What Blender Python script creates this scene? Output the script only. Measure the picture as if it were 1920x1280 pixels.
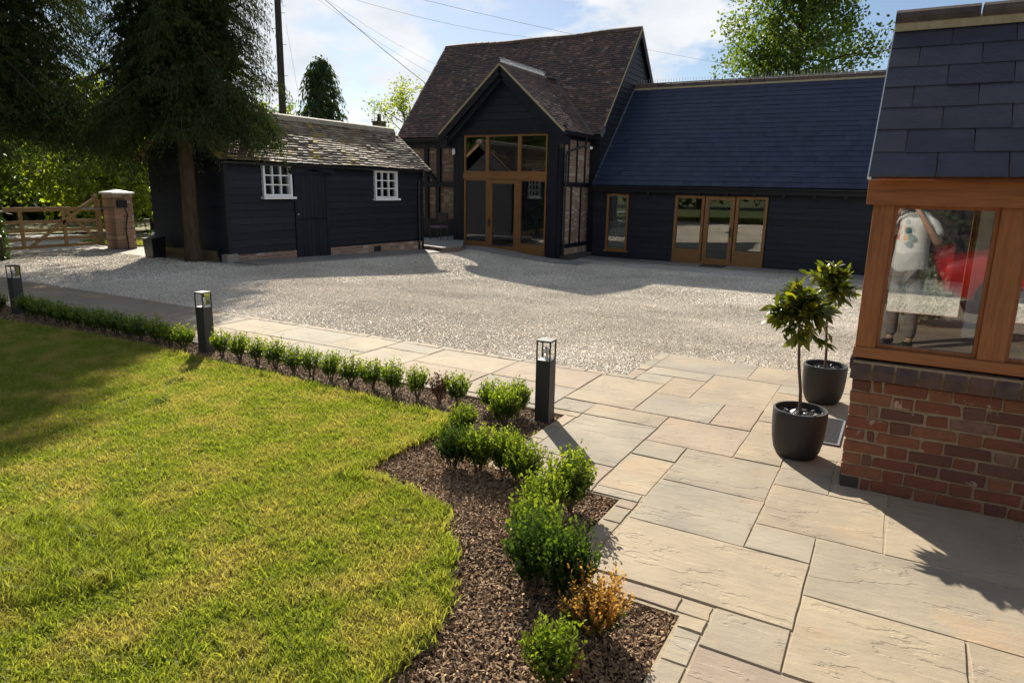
import bpy, bmesh, math, random
import numpy as np
from mathutils import Matrix, Vector
random.seed(7); rng = np.random.default_rng(7)
R_ = math.radians
for o in list(bpy.data.objects): bpy.data.objects.remove(o)
SC = bpy.context.scene
COL = SC.collection

# ------------------------------------------------------------------ camera
# world: X along the path and the wing, Y from the patio towards the barn, metres, z = 0 on the near paving
CAM_M = np.array([[0.869, 0.125, -0.479], [0.494, -0.183, 0.850], [0.019, -0.975, -0.221]])
u_, s_, v_ = np.linalg.svd(CAM_M); CAM_M = u_ @ v_
cam_d = bpy.data.cameras.new('camera'); cam = bpy.data.objects.new('camera', cam_d); COL.objects.link(cam)
m4 = Matrix.Identity(4)
for r in range(3):
    m4[r][0] = CAM_M[r, 0]; m4[r][1] = -CAM_M[r, 1]; m4[r][2] = -CAM_M[r, 2]
m4.translation = (0, 0, 1.73); cam.matrix_world = m4
cam_d.sensor_width = 36; cam_d.lens = 24.0; cam_d.clip_start = 0.05; cam_d.clip_end = 3000
SC.camera = cam

# ------------------------------------------------------------------ sun and sky
SUN_H = Vector((-0.674, 0.738)); SUN_EL = R_(32.7)
to_sun = Vector((SUN_H.x * math.cos(SUN_EL), SUN_H.y * math.cos(SUN_EL), math.sin(SUN_EL)))
sd = bpy.data.lights.new('sun', 'SUN'); sd.energy = 5.0; sd.angle = R_(0.5); sd.color = (1.0, 0.93, 0.80)
sun = bpy.data.objects.new('sun', sd); COL.objects.link(sun)
sun.rotation_euler = to_sun.to_track_quat('Z', 'Y').to_euler(); sun.location = (-20, 20, 30)
SC.view_settings.view_transform = 'Standard'; SC.view_settings.look = 'None'
SC.view_settings.exposure = 1.0; SC.view_settings.gamma = 1.0; SC.view_settings.use_curve_mapping = False
world = bpy.data.worlds.new('World'); SC.world = world; world.use_nodes = True
wt = world.node_tree; wt.nodes.clear()
def wn(t, **k):
    n = wt.nodes.new(t)
    for a, b in k.items(): setattr(n, a, b)
    return n
sky = wn('ShaderNodeTexSky', sky_type='NISHITA'); sky.sun_disc = False
sky.sun_elevation = SUN_EL; sky.sun_rotation = math.atan2(to_sun.x, to_sun.y)
sky.air_density = 0.85; sky.dust_density = 0.35; sky.ozone_density = 1.6
geo = wn('ShaderNodeTexCoord')
sep = wn('ShaderNodeSeparateXYZ'); wt.links.new(geo.outputs['Generated'], sep.inputs[0])
def wmath(op, a, b=None, clamp=False):
    n = wn('ShaderNodeMath', operation=op); n.use_clamp = clamp
    for i, v in enumerate((a, b)):
        if v is None: continue
        if isinstance(v, (int, float)): n.inputs[i].default_value = v
        else: wt.links.new(v, n.inputs[i])
    return n.outputs[0]
den = wmath('MAXIMUM', wmath('ADD', sep.outputs[2], 0.30), 0.02)
px_ = wmath('DIVIDE', sep.outputs[0], den); py_ = wmath('DIVIDE', sep.outputs[1], den)
comb = wn('ShaderNodeCombineXYZ'); wt.links.new(px_, comb.inputs[0]); wt.links.new(py_, comb.inputs[1]); comb.inputs[2].default_value = 21.2
cn = wn('ShaderNodeTexNoise'); cn.inputs['Scale'].default_value = 2.2; cn.inputs['Detail'].default_value = 8; cn.inputs['Roughness'].default_value = 0.56
wt.links.new(comb.outputs[0], cn.inputs['Vector'])
cr = wn('ShaderNodeValToRGB'); cr.color_ramp.elements[0].position = 0.475; cr.color_ramp.elements[1].position = 0.555
cr.color_ramp.elements[0].color = (0.0, 0.0, 0.0, 1)
wt.links.new(cn.outputs['Fac'], cr.inputs[0])
cn2 = wn('ShaderNodeTexNoise'); cn2.inputs['Scale'].default_value = 5.0; cn2.inputs['Detail'].default_value = 6
wt.links.new(comb.outputs[0], cn2.inputs['Vector'])
cc = wn('ShaderNodeMixRGB'); cc.inputs[1].default_value = (6.0, 6.7, 7.8, 1); cc.inputs[2].default_value = (11.5, 11.5, 11.4, 1)
wt.links.new(cn2.outputs['Fac'], cc.inputs[0])
mx = wn('ShaderNodeMixRGB'); wt.links.new(cr.outputs[0], mx.inputs[0]); wt.links.new(sky.outputs[0], mx.inputs[1]); wt.links.new(cc.outputs[0], mx.inputs[2])
bg = wn('ShaderNodeBackground'); bg.inputs['Strength'].default_value = 0.05
wt.links.new(mx.outputs[0], bg.inputs['Color'])
wo = wn('ShaderNodeOutputWorld'); wt.links.new(bg.outputs[0], wo.inputs['Surface'])
SC.render.engine = 'CYCLES'
SC.cycles.max_bounces = 8; SC.cycles.transparent_max_bounces = 16

# ------------------------------------------------------------------ helpers: objects
W = {}
def reg(o, M, parent=None):
    W[o] = M
    if parent is not None:
        o.parent = parent; o.matrix_parent_inverse = W[parent].inverted()
    o.matrix_basis = M
    COL.objects.link(o)
    return o
def empty(name, loc, label=None, cat=None, group=None, kind=None):
    o = bpy.data.objects.new(name, None); o.empty_display_size = 0.2
    reg(o, Matrix.Translation(loc)); tag(o, label, cat, group, kind); return o
def tag(o, label=None, cat=None, group=None, kind=None):
    if label: o['label'] = label
    if cat: o['category'] = cat
    if group: o['group'] = group
    if kind: o['kind'] = kind
    return o
def setmat(me, mat):
    if mat is not None: me.materials.append(mat)
def raw_mesh(name, V, F, mat, smooth=False):
    me = bpy.data.meshes.new(name); me.from_pydata([tuple(v) for v in V], [], F); setmat(me, mat)
    if smooth: me.polygons.foreach_set('use_smooth', [True] * len(me.polygons))
    me.update(); return me
def quad_mesh(name, Q, mat, rnd=None, smooth=False):
    """Q: (n,4,3) array of separate quads; rnd: per quad random value stored on points"""
    n = len(Q); me = bpy.data.meshes.new(name)
    me.vertices.add(n * 4); me.vertices.foreach_set('co', Q.reshape(-1).astype(np.float32))
    me.loops.add(n * 4); me.loops.foreach_set('vertex_index', np.arange(n * 4, dtype=np.int32))
    me.polygons.add(n); me.polygons.foreach_set('loop_start', np.arange(0, n * 4, 4, dtype=np.int32))
    me.polygons.foreach_set('loop_total', np.full(n, 4, dtype=np.int32))
    if rnd is None: rnd = rng.random(n)
    a = me.attributes.new('rnd', 'FLOAT', 'POINT'); a.data.foreach_set('value', np.repeat(rnd, 4).astype(np.float32))
    setmat(me, mat); me.update(); me.validate(); return me
def put(name, me, M=None, parent=None, **t):
    o = bpy.data.objects.new(name, me); reg(o, M if M is not None else Matrix.Identity(4), parent); return tag(o, **t)
class MB:
    """collects shapes in world coordinates and links them as one mesh with its origin at its base"""
    def __init__(s): s.V = []; s.F = []
    def add(s, V, F):
        b = len(s.V); s.V += [tuple(v) for v in V]; s.F += [tuple(i + b for i in f) for f in F]; return s
    def box(s, x0, x1, y0, y1, z0, z1):
        return s.hexa([(x0,y0,z0),(x1,y0,z0),(x1,y1,z0),(x0,y1,z0),(x0,y0,z1),(x1,y0,z1),(x1,y1,z1),(x0,y1,z1)])
    def hexa(s, P): return s.add(P, [(3,2,1,0),(4,5,6,7),(0,1,5,4),(1,2,6,5),(2,3,7,6),(3,0,4,7)])
    def bar(s, p, q, w, d, upv=(0,0,1)):
        p = Vector(p); q = Vector(q); a = (q - p).normalized(); up = Vector(upv)
        if abs(a.dot(up)) > .98: up = Vector((0, 1, 0))
        r = a.cross(up).normalized(); up = r.cross(a)
        c = [r * w / 2 * i + up * d / 2 * j for i, j in ((-1,-1),(1,-1),(1,1),(-1,1))]
        return s.hexa([p + k for k in c] + [q + k for k in c])
    def tube(s, pts, rad, n=8, cap=True):
        pts = [Vector(p) for p in pts]; rad = rad if isinstance(rad, (list, tuple)) else [rad] * len(pts)
        V = []; F = []
        for i, p in enumerate(pts):
            t = (pts[min(i + 1, len(pts) - 1)] - pts[max(i - 1, 0)]).normalized()
            ref = Vector((0, 0, 1)) if abs(t.z) < .95 else Vector((1, 0, 0))
            a = t.cross(ref).normalized(); b = t.cross(a)
            for k in range(n):
                an = 2 * math.pi * k / n; V.append(p + (a * math.cos(an) + b * math.sin(an)) * rad[i])
        for i in range(len(pts) - 1):
            for k in range(n):
                F.append((i*n+k, i*n+(k+1) % n, (i+1)*n+(k+1) % n, (i+1)*n+k))
        if cap: F.append(tuple(range(n))[::-1]); F.append(tuple((len(pts)-1)*n + k for k in range(n)))
        return s.add(V, F)
    def lathe(s, prof, c=(0,0,0), n=32, cap=True):
        V = []; F = []
        for r, z in prof:
            for k in range(n):
                an = 2*math.pi*k/n; V.append((c[0]+r*math.cos(an), c[1]+r*math.sin(an), c[2]+z))
        for i in range(len(prof)-1):
            for k in range(n): F.append((i*n+k, i*n+(k+1) % n, (i+1)*n+(k+1) % n, (i+1)*n+k))
        if cap: F.append(tuple(range(n))[::-1]); F.append(tuple((len(prof)-1)*n+k for k in range(n)))
        return s.add(V, F)
    def poly(s, P, off):
        """prism: polygon P extruded by vector off"""
        n = len(P); P = [Vector(p) for p in P]; off = Vector(off)
        return s.add(P + [p + off for p in P], [tuple(range(n))[::-1], tuple(range(n, 2*n))] + [(i, (i+1) % n, (i+1) % n + n, i + n) for i in range(n)])
    def build(s, name, mat, parent=None, smooth=False, bevel=0, **t):
        A = np.array([tuple(v) for v in s.V], float); lo = A.min(0); hi = A.max(0)
        og = Vector(((lo[0]+hi[0])/2, (lo[1]+hi[1])/2, lo[2]))
        me = raw_mesh(name, A - np.array(og), s.F, mat, False)
        bm = bmesh.new(); bm.from_mesh(me); bmesh.ops.recalc_face_normals(bm, faces=bm.faces); bm.to_mesh(me); bm.free()
        if smooth:
            me.polygons.foreach_set('use_smooth', [True]*len(me.polygons))
            try: me.set_sharp_from_angle(angle=R_(40))
            except Exception: pass
        o = put(name, me, Matrix.Translation(og), parent, **t)
        if bevel:
            b = o.modifiers.new('bevel', 'BEVEL'); b.width = bevel; b.segments = 2; b.limit_method = 'ANGLE'
        return o
def bx(name, x0, x1, y0, y1, z0, z1, mat, parent=None, **k): return MB().box(x0, x1, y0, y1, z0, z1).build(name, mat, parent, **k)
def smooth01(a, b, v):
    t = min(1, max(0, (v - a) / (b - a))); return t * t * (3 - 2 * t)
def gz(x, y):
    """height of the courtyard: it falls gently from the path towards the barn"""
    gl = -0.22 * min(1.25, max(0, (y - 9.5) / 7.5))
    gr = -0.50 * smooth01(6.2, 15.5, y) - 0.045 * min(1, max(0, (y - 16) / 5.5))
    w = smooth01(-12.6, -9.0, x)
    return gl * (1 - w) + gr * w

# ------------------------------------------------------------------ helpers: materials
def material(name):
    m = bpy.data.materials.new(name); m.use_nodes = True; nt = m.node_tree
    return m, nt, nt.nodes['Principled BSDF']
def N(nt, t, ins=None, **k):
    n = nt.nodes.new(t)
    for a, b in k.items(): setattr(n, a, b)
    for a, v in (ins or {}).items():
        if hasattr(v, 'is_output') or isinstance(v, bpy.types.NodeSocket): nt.links.new(v, n.inputs[a])
        else: n.inputs[a].default_value = v
    return n
def rgba(c): return (c[0], c[1], c[2], 1)
def coords(nt, scale=(1,1,1), world_space=False, offset=True):
    if world_space: src = N(nt, 'ShaderNodeNewGeometry').outputs['Position']
    else: src = N(nt, 'ShaderNodeTexCoord').outputs['Object']
    v = N(nt, 'ShaderNodeVectorMath', {0: src, 1: scale}, operation='MULTIPLY').outputs[0]
    if offset and not world_space:
        r = N(nt, 'ShaderNodeObjectInfo').outputs['Random']
        r = N(nt, 'ShaderNodeMath', {0: r, 1: 57.0}, operation='MULTIPLY').outputs[0]
        v = N(nt, 'ShaderNodeVectorMath', {0: v, 1: r}, operation='ADD').outputs[0]
    return v
def noise(nt, vec, scale, detail=4, rough=.55): return N(nt, 'ShaderNodeTexNoise', {'Vector': vec, 'Scale': scale, 'Detail': detail, 'Roughness': rough}).outputs['Fac']
def ramp(nt, fac, stops, interp='LINEAR'):
    n = N(nt, 'ShaderNodeValToRGB', {0: fac}); e = n.color_ramp; e.interpolation = interp
    while len(e.elements) < len(stops): e.elements.new(0.5)
    for el, (p, c) in zip(e.elements, stops): el.position = p; el.color = rgba(c) if len(c) == 3 else c
    return n.outputs[0]
def mix(nt, fac, a, b, blend='MIX'):
    n = N(nt, 'ShaderNodeMixRGB', blend_type=blend)
    for i, v in ((0, fac), (1, a), (2, b)):
        if isinstance(v, bpy.types.NodeSocket): nt.links.new(v, n.inputs[i])
        elif isinstance(v, (int, float)): n.inputs[i].default_value = v
        else: n.inputs[i].default_value = rgba(v)
    return n.outputs[0]
def bump(nt, bsdf, h, strength=.3, dist=.01, prev=None):
    n = N(nt, 'ShaderNodeBump', {'Height': h, 'Strength': strength, 'Distance': dist})
    if prev is not None: nt.links.new(prev, n.inputs['Normal'])
    nt.links.new(n.outputs[0], bsdf.inputs['Normal']); return n.outputs[0]
def plain(name, c1, c2=None, rough=.6, nscale=6, stretch=(1,1,1), bstr=.15, bdist=.004, metal=0, per_obj=None, spec=.5, fine=0):
    """noise blend of two colours, optional per-object colour list, noise relief"""
    m, nt, b = material(name); c2 = c2 or tuple(min(1, v*1.5) for v in c1)
    v = coords(nt, stretch)
    f = ramp(nt, noise(nt, v, nscale, 6, .6), [(.3, (0,0,0)), (.7, (1,1,1))])
    col = mix(nt, f, c1, c2)
    if per_obj:
        r = N(nt, 'ShaderNodeObjectInfo').outputs['Random']
        st = [(i/len(per_obj), c) for i, c in enumerate(per_obj)]
        col = mix(nt, 1.0, col, ramp(nt, r, st, 'CONSTANT'), 'MULTIPLY')
    nt.links.new(col, b.inputs['Base Color']); b.inputs['Roughness'].default_value = rough
    b.inputs['Metallic'].default_value = metal; b.inputs['Specular IOR Level'].default_value = spec
    if bstr:
        nn = bump(nt, b, noise(nt, v, nscale*3, 5), bstr, bdist)
        if fine: bump(nt, b, noise(nt, v, nscale*14, 3), fine, bdist*.5, nn)
    return m
def leafmat(name, ca, cb, trans=.45, rough=.45, world_var=None, tcol=None):
    m, nt, b = material(name)
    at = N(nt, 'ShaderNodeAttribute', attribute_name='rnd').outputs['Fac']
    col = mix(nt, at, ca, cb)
    if world_var:
        f = ramp(nt, noise(nt, coords(nt, world_space=True), world_var[1], 3), [(.43, (0,0,0)), (.68, (.9,.9,.9))])
        col = mix(nt, f, col, world_var[0])
    nt.links.new(col, b.inputs['Base Color']); b.inputs['Roughness'].default_value = rough
    b.inputs['Specular IOR Level'].default_value = .35
    t = N(nt, 'ShaderNodeBsdfTranslucent')
    tc = mix(nt, 1.0, col, tcol or (1.7, 1.55, .55), 'MULTIPLY'); nt.links.new(tc, t.inputs['Color'])
    ms = N(nt, 'ShaderNodeMixShader', {0: trans, 1: b.outputs[0], 2: t.outputs[0]})
    nt.links.new(ms.outputs[0], nt.nodes['Material Output'].inputs['Surface']); return m
def glassmat(name, refl=.1, tint=(.93,.95,.94)):
    m, nt, b = material(name); nt.nodes.remove(b)
    fr = N(nt, 'ShaderNodeFresnel', {'IOR': 1.45}).outputs[0]
    f = N(nt, 'ShaderNodeMath', {0: fr, 1: refl}, operation='ADD', use_clamp=True).outputs[0]
    t = N(nt, 'ShaderNodeBsdfTransparent', {'Color': rgba(tint)}); g = N(nt, 'ShaderNodeBsdfGlossy', {'Roughness': 0.0, 'Color': (1,1,1,1)})
    ms = N(nt, 'ShaderNodeMixShader', {0: f, 1: t.outputs[0], 2: g.outputs[0]})
    nt.links.new(ms.outputs[0], nt.nodes['Material Output'].inputs['Surface']); return m
def woodmat(name, c1, c2, rough=.55, axis=0, scale=9, per_obj=None):
    st = [30, 30, 30]; st[axis] = 2.2
    m, nt, b = material(name); v = coords(nt, tuple(st))
    n1 = noise(nt, v, scale*.12, 6, .65)
    col = ramp(nt, n1, [(.3, c1), (.55, c2), (.75, c1)])
    if per_obj:
        r = N(nt, 'ShaderNodeObjectInfo').outputs['Random']
        col = mix(nt, 1.0, col, ramp(nt, r, [(i/len(per_obj), c) for i, c in enumerate(per_obj)], 'CONSTANT'), 'MULTIPLY')
    nt.links.new(col, b.inputs['Base Color']); b.inputs['Roughness'].default_value = rough
    bump(nt, b, noise(nt, v, scale*.35, 4), .25, .003); return m
def brickmat(name, cols, mortar, bw=.225, bh=.075, axis='x'):
    """small far bricks: colour and shallow relief; axis = horizontal world axis of the wall"""
    m, nt, b = material(name)
    p = N(nt, 'ShaderNodeNewGeometry').outputs['Position']; s = N(nt, 'ShaderNodeSeparateXYZ', {0: p})
    c = N(nt, 'ShaderNodeCombineXYZ', {0: s.outputs[0 if axis == 'x' else 1], 1: s.outputs[2], 2: 0.0}).outputs[0]
    bt = N(nt, 'ShaderNodeTexBrick', {'Vector': c, 'Scale': 1.0, 'Mortar Size': .008, 'Brick Width': bw, 'Row Height': bh, 'Color1': (0,0,0,1), 'Color2': (1,1,1,1), 'Mortar': (.5,.5,.5,1), 'Bias': 0.0})
    wn_ = N(nt, 'ShaderNodeTexWhiteNoise', {'Vector': N(nt, 'ShaderNodeVectorMath', {0: N(nt, 'ShaderNodeVectorMath', {0: c, 1: (1/bw*1.0, 1/bh, 1)}, operation='MULTIPLY').outputs[0]}, operation='FLOOR').outputs[0]}, noise_dimensions='3D').outputs['Value']
    r = ramp(nt, wn_, [(i/len(cols), k) for i, k in enumerate(cols)], 'CONSTANT')
    r = mix(nt, .35, r, mix(nt, bt.outputs['Color'], cols[0], cols[-1]))
    r = mix(nt, noise(nt, p, 30, 3), r, mix(nt, .5, r, mortar))
    col = mix(nt, bt.outputs['Fac'], r, mortar)
    nt.links.new(col, b.inputs['Base Color']); b.inputs['Roughness'].default_value = .9
    inv = N(nt, 'ShaderNodeMath', {0: 1.0, 1: bt.outputs['Fac']}, operation='SUBTRACT').outputs[0]
    bump(nt, b, inv, .6, .008); return m

M = {}
M['black_board'] = plain('black_board', (.0065,.0072,.0135), (.0125,.0140,.024), rough=.55, spec=.35, nscale=3, stretch=(1.5,1.5,8), bstr=.25, bdist=.004, per_obj=[(.75,.75,.78),(1,1,1),(1.35,1.33,1.28),(.88,.9,.95),(1.15,1.15,1.15)])
M['black_timber'] = plain('black_timber', (.006,.0066,.012), (.011,.0125,.021), rough=.55, spec=.35, nscale=5, bstr=.2)
M['black_metal'] = plain('black_metal', (.012,.012,.013), (.018,.018,.02), rough=.4, bstr=0)
M['bollard'] = plain('bollard', (.030,.030,.031), (.038,.038,.039), rough=.55, nscale=60, bstr=.08, bdist=.001)
M['white_paint'] = plain('white_paint', (.74,.75,.77), (.82,.83,.84), rough=.45, nscale=4, bstr=.05)
M['oak'] = woodmat('oak', (.175,.080,.024), (.26,.125,.040), .5, 2)
M['oak_h'] = woodmat('oak_h', (.175,.080,.024), (.26,.125,.040), .5, 0)
M['oak_red'] = woodmat('oak_red', (.20,.066,.020), (.34,.130,.042), .5, 2)
M['oak_red_h'] = woodmat('oak_red_h', (.20,.066,.020), (.34,.130,.042), .5, 0)
M['gate_wood'] = woodmat('gate_wood', (.25,.15,.06), (.36,.23,.10), .7, 1)
M['sleeper'] = woodmat('sleeper', (.12,.09,.045), (.2,.15,.07), .8, 0)
M['mortar_verge'] = plain('mortar_verge', (.34,.28,.16), (.45,.38,.24), rough=.95, nscale=20, bstr=.4)
M['mortar'] = plain('mortar', (.25,.185,.11), (.36,.28,.18), rough=.95, nscale=25, bstr=.6, bdist=.006)
M['lead'] = plain('lead', (.10,.11,.13), (.16,.17,.19), rough=.7)
M['valley'] = plain('valley', (.06,.045,.04), (.10,.08,.07), rough=.8)
M['steel'] = plain('steel', (.5,.5,.5), (.6,.6,.6), rough=.35, metal=.9, bstr=0)
M['spike'] = plain('spike', (.62,.64,.66), (.72,.74,.76), rough=.3, bstr=0)
M['glass'] = glassmat('glass', .07, (.72,.75,.74)); M['glass_lamp'] = glassmat('glass_lamp', -.02, (1,1,1)); M['glass_porch'] = glassmat('glass_porch', .05, (.95,.96,.95))
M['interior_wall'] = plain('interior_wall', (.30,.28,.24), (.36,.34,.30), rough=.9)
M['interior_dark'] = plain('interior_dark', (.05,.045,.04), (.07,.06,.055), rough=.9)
M['curtain'] = plain('curtain', (.42,.42,.42), (.55,.55,.54), rough=.9, stretch=(8,8,.5))
M['slate_near'] = plain('slate_near', (.034,.034,.046), (.062,.061,.072), rough=.42, nscale=4, stretch=(1,1,1), bstr=.6, bdist=.008, per_obj=[(.75,.75,.82),(1,1,1),(1.2,1.15,1.1),(.95,.97,1.05),(1.1,1.1,1.15)], fine=.35)
M['slate_far'] = plain('slate_far', (.021,.028,.058), (.034,.043,.082), rough=.55, spec=.3, nscale=3, bstr=.15, per_obj=[(.8,.82,.85),(1,1,1),(1.18,1.15,1.1),(.95,1,1.06),(1.05,1.05,1.02),(.88,.9,.95)])
M['ridge_tile'] = plain('ridge_tile', (.07,.045,.035), (.13,.09,.07), rough=.8, nscale=9, bstr=.3, per_obj=[(.8,.8,.8),(1.2,1.1,1.1),(1,1,1),(1.35,1.1,1.0)])
def tilemat(name, stops, lichen=None, rough=.75, moss=None):
    m, nt, b = material(name)
    at = N(nt, 'ShaderNodeAttribute', attribute_name='rnd').outputs['Fac']
    col = ramp(nt, at, stops)
    p = coords(nt, world_space=True)
    col = mix(nt, 1.0, col, ramp(nt, noise(nt, p, .9, 4), [(.3, (.65,.65,.7)), (.7, (1.3,1.2,1.12))]), 'MULTIPLY')
    if lichen: col = mix(nt, ramp(nt, noise(nt, p, 14, 5, .7), [(.55, (0,0,0)), (.68, (.75,.75,.75))]), col, lichen)
    if moss:
        f = ramp(nt, noise(nt, p, 2.8, 6, .7), [(.53, (0,0,0)), (.60, (1,1,1))])
        s = N(nt, 'ShaderNodeSeparateXYZ', {0: p}).outputs[1]
        g = N(nt, 'ShaderNodeMapRange', {0: s, 1: 16.0, 2: 13.0, 3: 0.0, 4: 1.0}).outputs[0]
        f = N(nt, 'ShaderNodeMath', {0: f, 1: g}, operation='MULTIPLY').outputs[0]
        col = mix(nt, f, col, moss)
    nt.links.new(col, b.inputs['Base Color']); b.inputs['Roughness'].default_value = rough
    bump(nt, b, noise(nt, p, 45, 4), .35, .006); return m
M['tile_barn'] = tilemat('tile_barn', [(0,(.055,.042,.040)),(.35,(.088,.060,.052)),(.65,(.120,.074,.060)),(.9,(.175,.092,.063)),(1,(.25,.19,.17))], (.16,.135,.12))
M['tile_shed'] = tilemat('tile_shed', [(0,(.10,.075,.055)),(.4,(.15,.115,.08)),(.7,(.20,.155,.11)),(1,(.28,.24,.18))], (.30,.28,.2), moss=(.42,.29,.05))
M['brick'] = None
def nearbrick():
    m, nt, b = material('old_brick'); v = coords(nt)
    r = N(nt, 'ShaderNodeObjectInfo').outputs['Random']
    base = ramp(nt, r, [(0,(.22,.072,.036)),(.16,(.26,.098,.046)),(.3,(.15,.058,.040)),(.45,(.235,.074,.036)),(.58,(.17,.080,.056)),(.70,(.28,.110,.052)),(.82,(.20,.062,.036)),(.88,(.055,.042,.038)),(.94,(.24,.13,.088))], 'CONSTANT')
    col = mix(nt, ramp(nt, noise(nt, v, 22, 6, .65), [(.35,(0,0,0)),(.75,(.7,.7,.7))]), base, mix(nt, .65, base, (.045,.034,.028)))
    pale = ramp(nt, noise(nt, v, 11, 6, .7), [(.58,(0,0,0)),(.64,(1,1,1))])
    r2 = N(nt, 'ShaderNodeMath', {0: N(nt, 'ShaderNodeMath', {0: r, 1: 7.31}, operation='MULTIPLY').outputs[0]}, operation='FRACT').outputs[0]
    r2 = ramp(nt, r2, [(.62,(0,0,0)),(.7,(.85,.85,.85))])
    col = mix(nt, mix(nt, 1.0, pale, r2, 'MULTIPLY'), col, (.50,.38,.30))
    nt.links.new(col, b.inputs['Base Color']); b.inputs['Roughness'].default_value = .85
    n1 = bump(nt, b, noise(nt, v, 26, 6, .7), .9, .010); bump(nt, b, noise(nt, v, 120, 3), .3, .002, n1); return m
M['brick'] = nearbrick()
M['coping'] = plain('coping', (.07,.045,.04), (.14,.09,.072), rough=.8, nscale=16, bstr=.5, per_obj=[(.8,.8,.85),(1.1,1,1),(.95,1,1),(1.3,1.1,1.0)])
M['brick_x'] = brickmat('brick_x', [(.17,.085,.060),(.22,.125,.085),(.12,.065,.05),(.26,.175,.13),(.15,.08,.058),(.42,.34,.28),(.09,.052,.043)], (.22,.175,.13), axis='x')
M['brick_y'] = brickmat('brick_y', [(.27,.13,.09),(.34,.19,.13),(.19,.10,.075),(.40,.27,.20),(.23,.12,.085),(.60,.50,.42),(.14,.08,.065)], (.33,.265,.19), axis='y')
def sandstone():
    m, nt, b = material('sandstone'); v = coords(nt, (1,1,1))
    r = N(nt, 'ShaderNodeObjectInfo').outputs['Random']
    base = ramp(nt, r, [(0,(.325,.270,.200)),(.14,(.300,.258,.200)),(.28,(.335,.270,.196)),(.42,(.300,.264,.210)),(.56,(.325,.260,.200)),(.70,(.345,.288,.210)),(.85,(.290,.254,.204))], 'CONSTANT')
    f = ramp(nt, noise(nt, v, 2.2, 5, .6), [(.3,(.80,.79,.79)),(.7,(1.14,1.11,1.06))])
    col = mix(nt, 1.0, base, f, 'MULTIPLY')
    rust = ramp(nt, noise(nt, v, 1.6, 6, .7), [(.55,(0,0,0)),(.72,(.6,.6,.6))]); col = mix(nt, rust, col, (.40,.27,.16))
    dk = ramp(nt, noise(nt, v, 42, 5, .6), [(.70,(0,0,0)),(.78,(.5,.5,.5))]); col = mix(nt, dk, col, (.12,.10,.08))
    nt.links.new(col, b.inputs['Base Color']); b.inputs['Roughness'].default_value = .8; b.inputs['Specular IOR Level'].default_value = .2
    # riven surface: stepped ledges along warped layers
    wv = N(nt, 'ShaderNodeVectorMath', {0: v, 1: (1.0, 2.6, 1)}, operation='MULTIPLY').outputs[0]
    n1 = noise(nt, wv, 1.25, 6, .6)
    st = N(nt, 'ShaderNodeMath', {0: n1, 1: 5.5}, operation='MULTIPLY').outputs[0]
    fl = N(nt, 'ShaderNodeMath', {0: st}, operation='FLOOR').outputs[0]
    fr = N(nt, 'ShaderNodeMath', {0: st}, operation='FRACT').outputs[0]
    fr = N(nt, 'ShaderNodeMapRange', {0: fr, 1: .0, 2: .12}, interpolation_type='SMOOTHSTEP').outputs[0]
    led = N(nt, 'ShaderNodeMath', {0: fl, 1: fr}, operation='ADD').outputs[0]
    a = bump(nt, b, led, .75, .004)
    a = bump(nt, b, noise(nt, wv, 7, 6, .62), .55, .012, a); bump(nt, b, noise(nt, v, 70, 3), .3, .003, a); return m
M['sandstone'] = sandstone()
M['joint'] = plain('joint', (.27,.215,.145), (.40,.325,.225), rough=.95, nscale=30, bstr=.7, bdist=.006, fine=.5)
M['terrace'] = plain('terrace', (.20,.19,.18), (.27,.25,.23), rough=.85, nscale=3, bstr=.3, per_obj=[(.9,.9,.9),(1,1,1),(1.08,1.05,1.0)])
def patchy(m, scale=.55, lo=.78, hi=1.12):
    nt = m.node_tree; b = nt.nodes['Principled BSDF']; src = b.inputs['Base Color'].links[0].from_socket; p = coords(nt, world_space=True)
    f = ramp(nt, noise(nt, p, scale, 5, .6), [(.3,(lo,lo*.98,lo*.94)),(.65,(hi,hi,hi))]); nt.links.new(mix(nt, 1.0, src, f, 'MULTIPLY'), b.inputs['Base Color'])
def gravelmat():
    m, nt, b = material('gravel'); p = coords(nt, world_space=True)
    vo = N(nt, 'ShaderNodeTexVoronoi', {'Vector': p, 'Scale': 55.0}); 
    wn_ = N(nt, 'ShaderNodeTexWhiteNoise', {'Vector': vo.outputs['Position']}, noise_dimensions='3D').outputs['Value']
    col = ramp(nt, wn_, [(0,(.29,.26,.215)),(.3,(.43,.385,.32)),(.6,(.54,.495,.42)),(.9,(.66,.62,.55))])
    nt.links.new(col, b.inputs['Base Color']); b.inputs['Roughness'].default_value = .85
    inv = N(nt, 'ShaderNodeMath', {0: 1.0, 1: vo.outputs['Distance']}, operation='SUBTRACT').outputs[0]
    bump(nt, b, inv, 1.0, .016); return m
M['gravel'] = gravelmat()
M['stone'] = plain('gravel_stone', (.69,.63,.53), (.84,.79,.71), rough=.8, nscale=20, bstr=.2, per_obj=[(.55,.52,.5),(.85,.81,.75),(1,1,1),(1.2,1.2,1.2),(1.05,.95,.85),(.95,.95,1)])
M['ridge_pale'] = plain('ridge_pale', (.24,.20,.15), (.36,.31,.24), rough=.85, nscale=8, bstr=.3)
patchy(M['stone']); patchy(M['gravel'])
M['soil'] = plain('soil', (.028,.019,.013), (.06,.042,.028), rough=.95, nscale=18, bstr=1, bdist=.02)
M['chip'] = plain('bark_chip', (.20,.125,.070), (.38,.255,.15), rough=.9, nscale=30, bstr=.3, per_obj=[(.35,.32,.3),(.6,.58,.55),(1,1,1),(1.25,1.2,1.1),(.8,.75,.7),(1.5,1.5,1.45)])
M['ground'] = plain('ground', (.05,.075,.02), (.10,.12,.035), rough=.95, nscale=.8, bstr=.5, bdist=.05)
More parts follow.
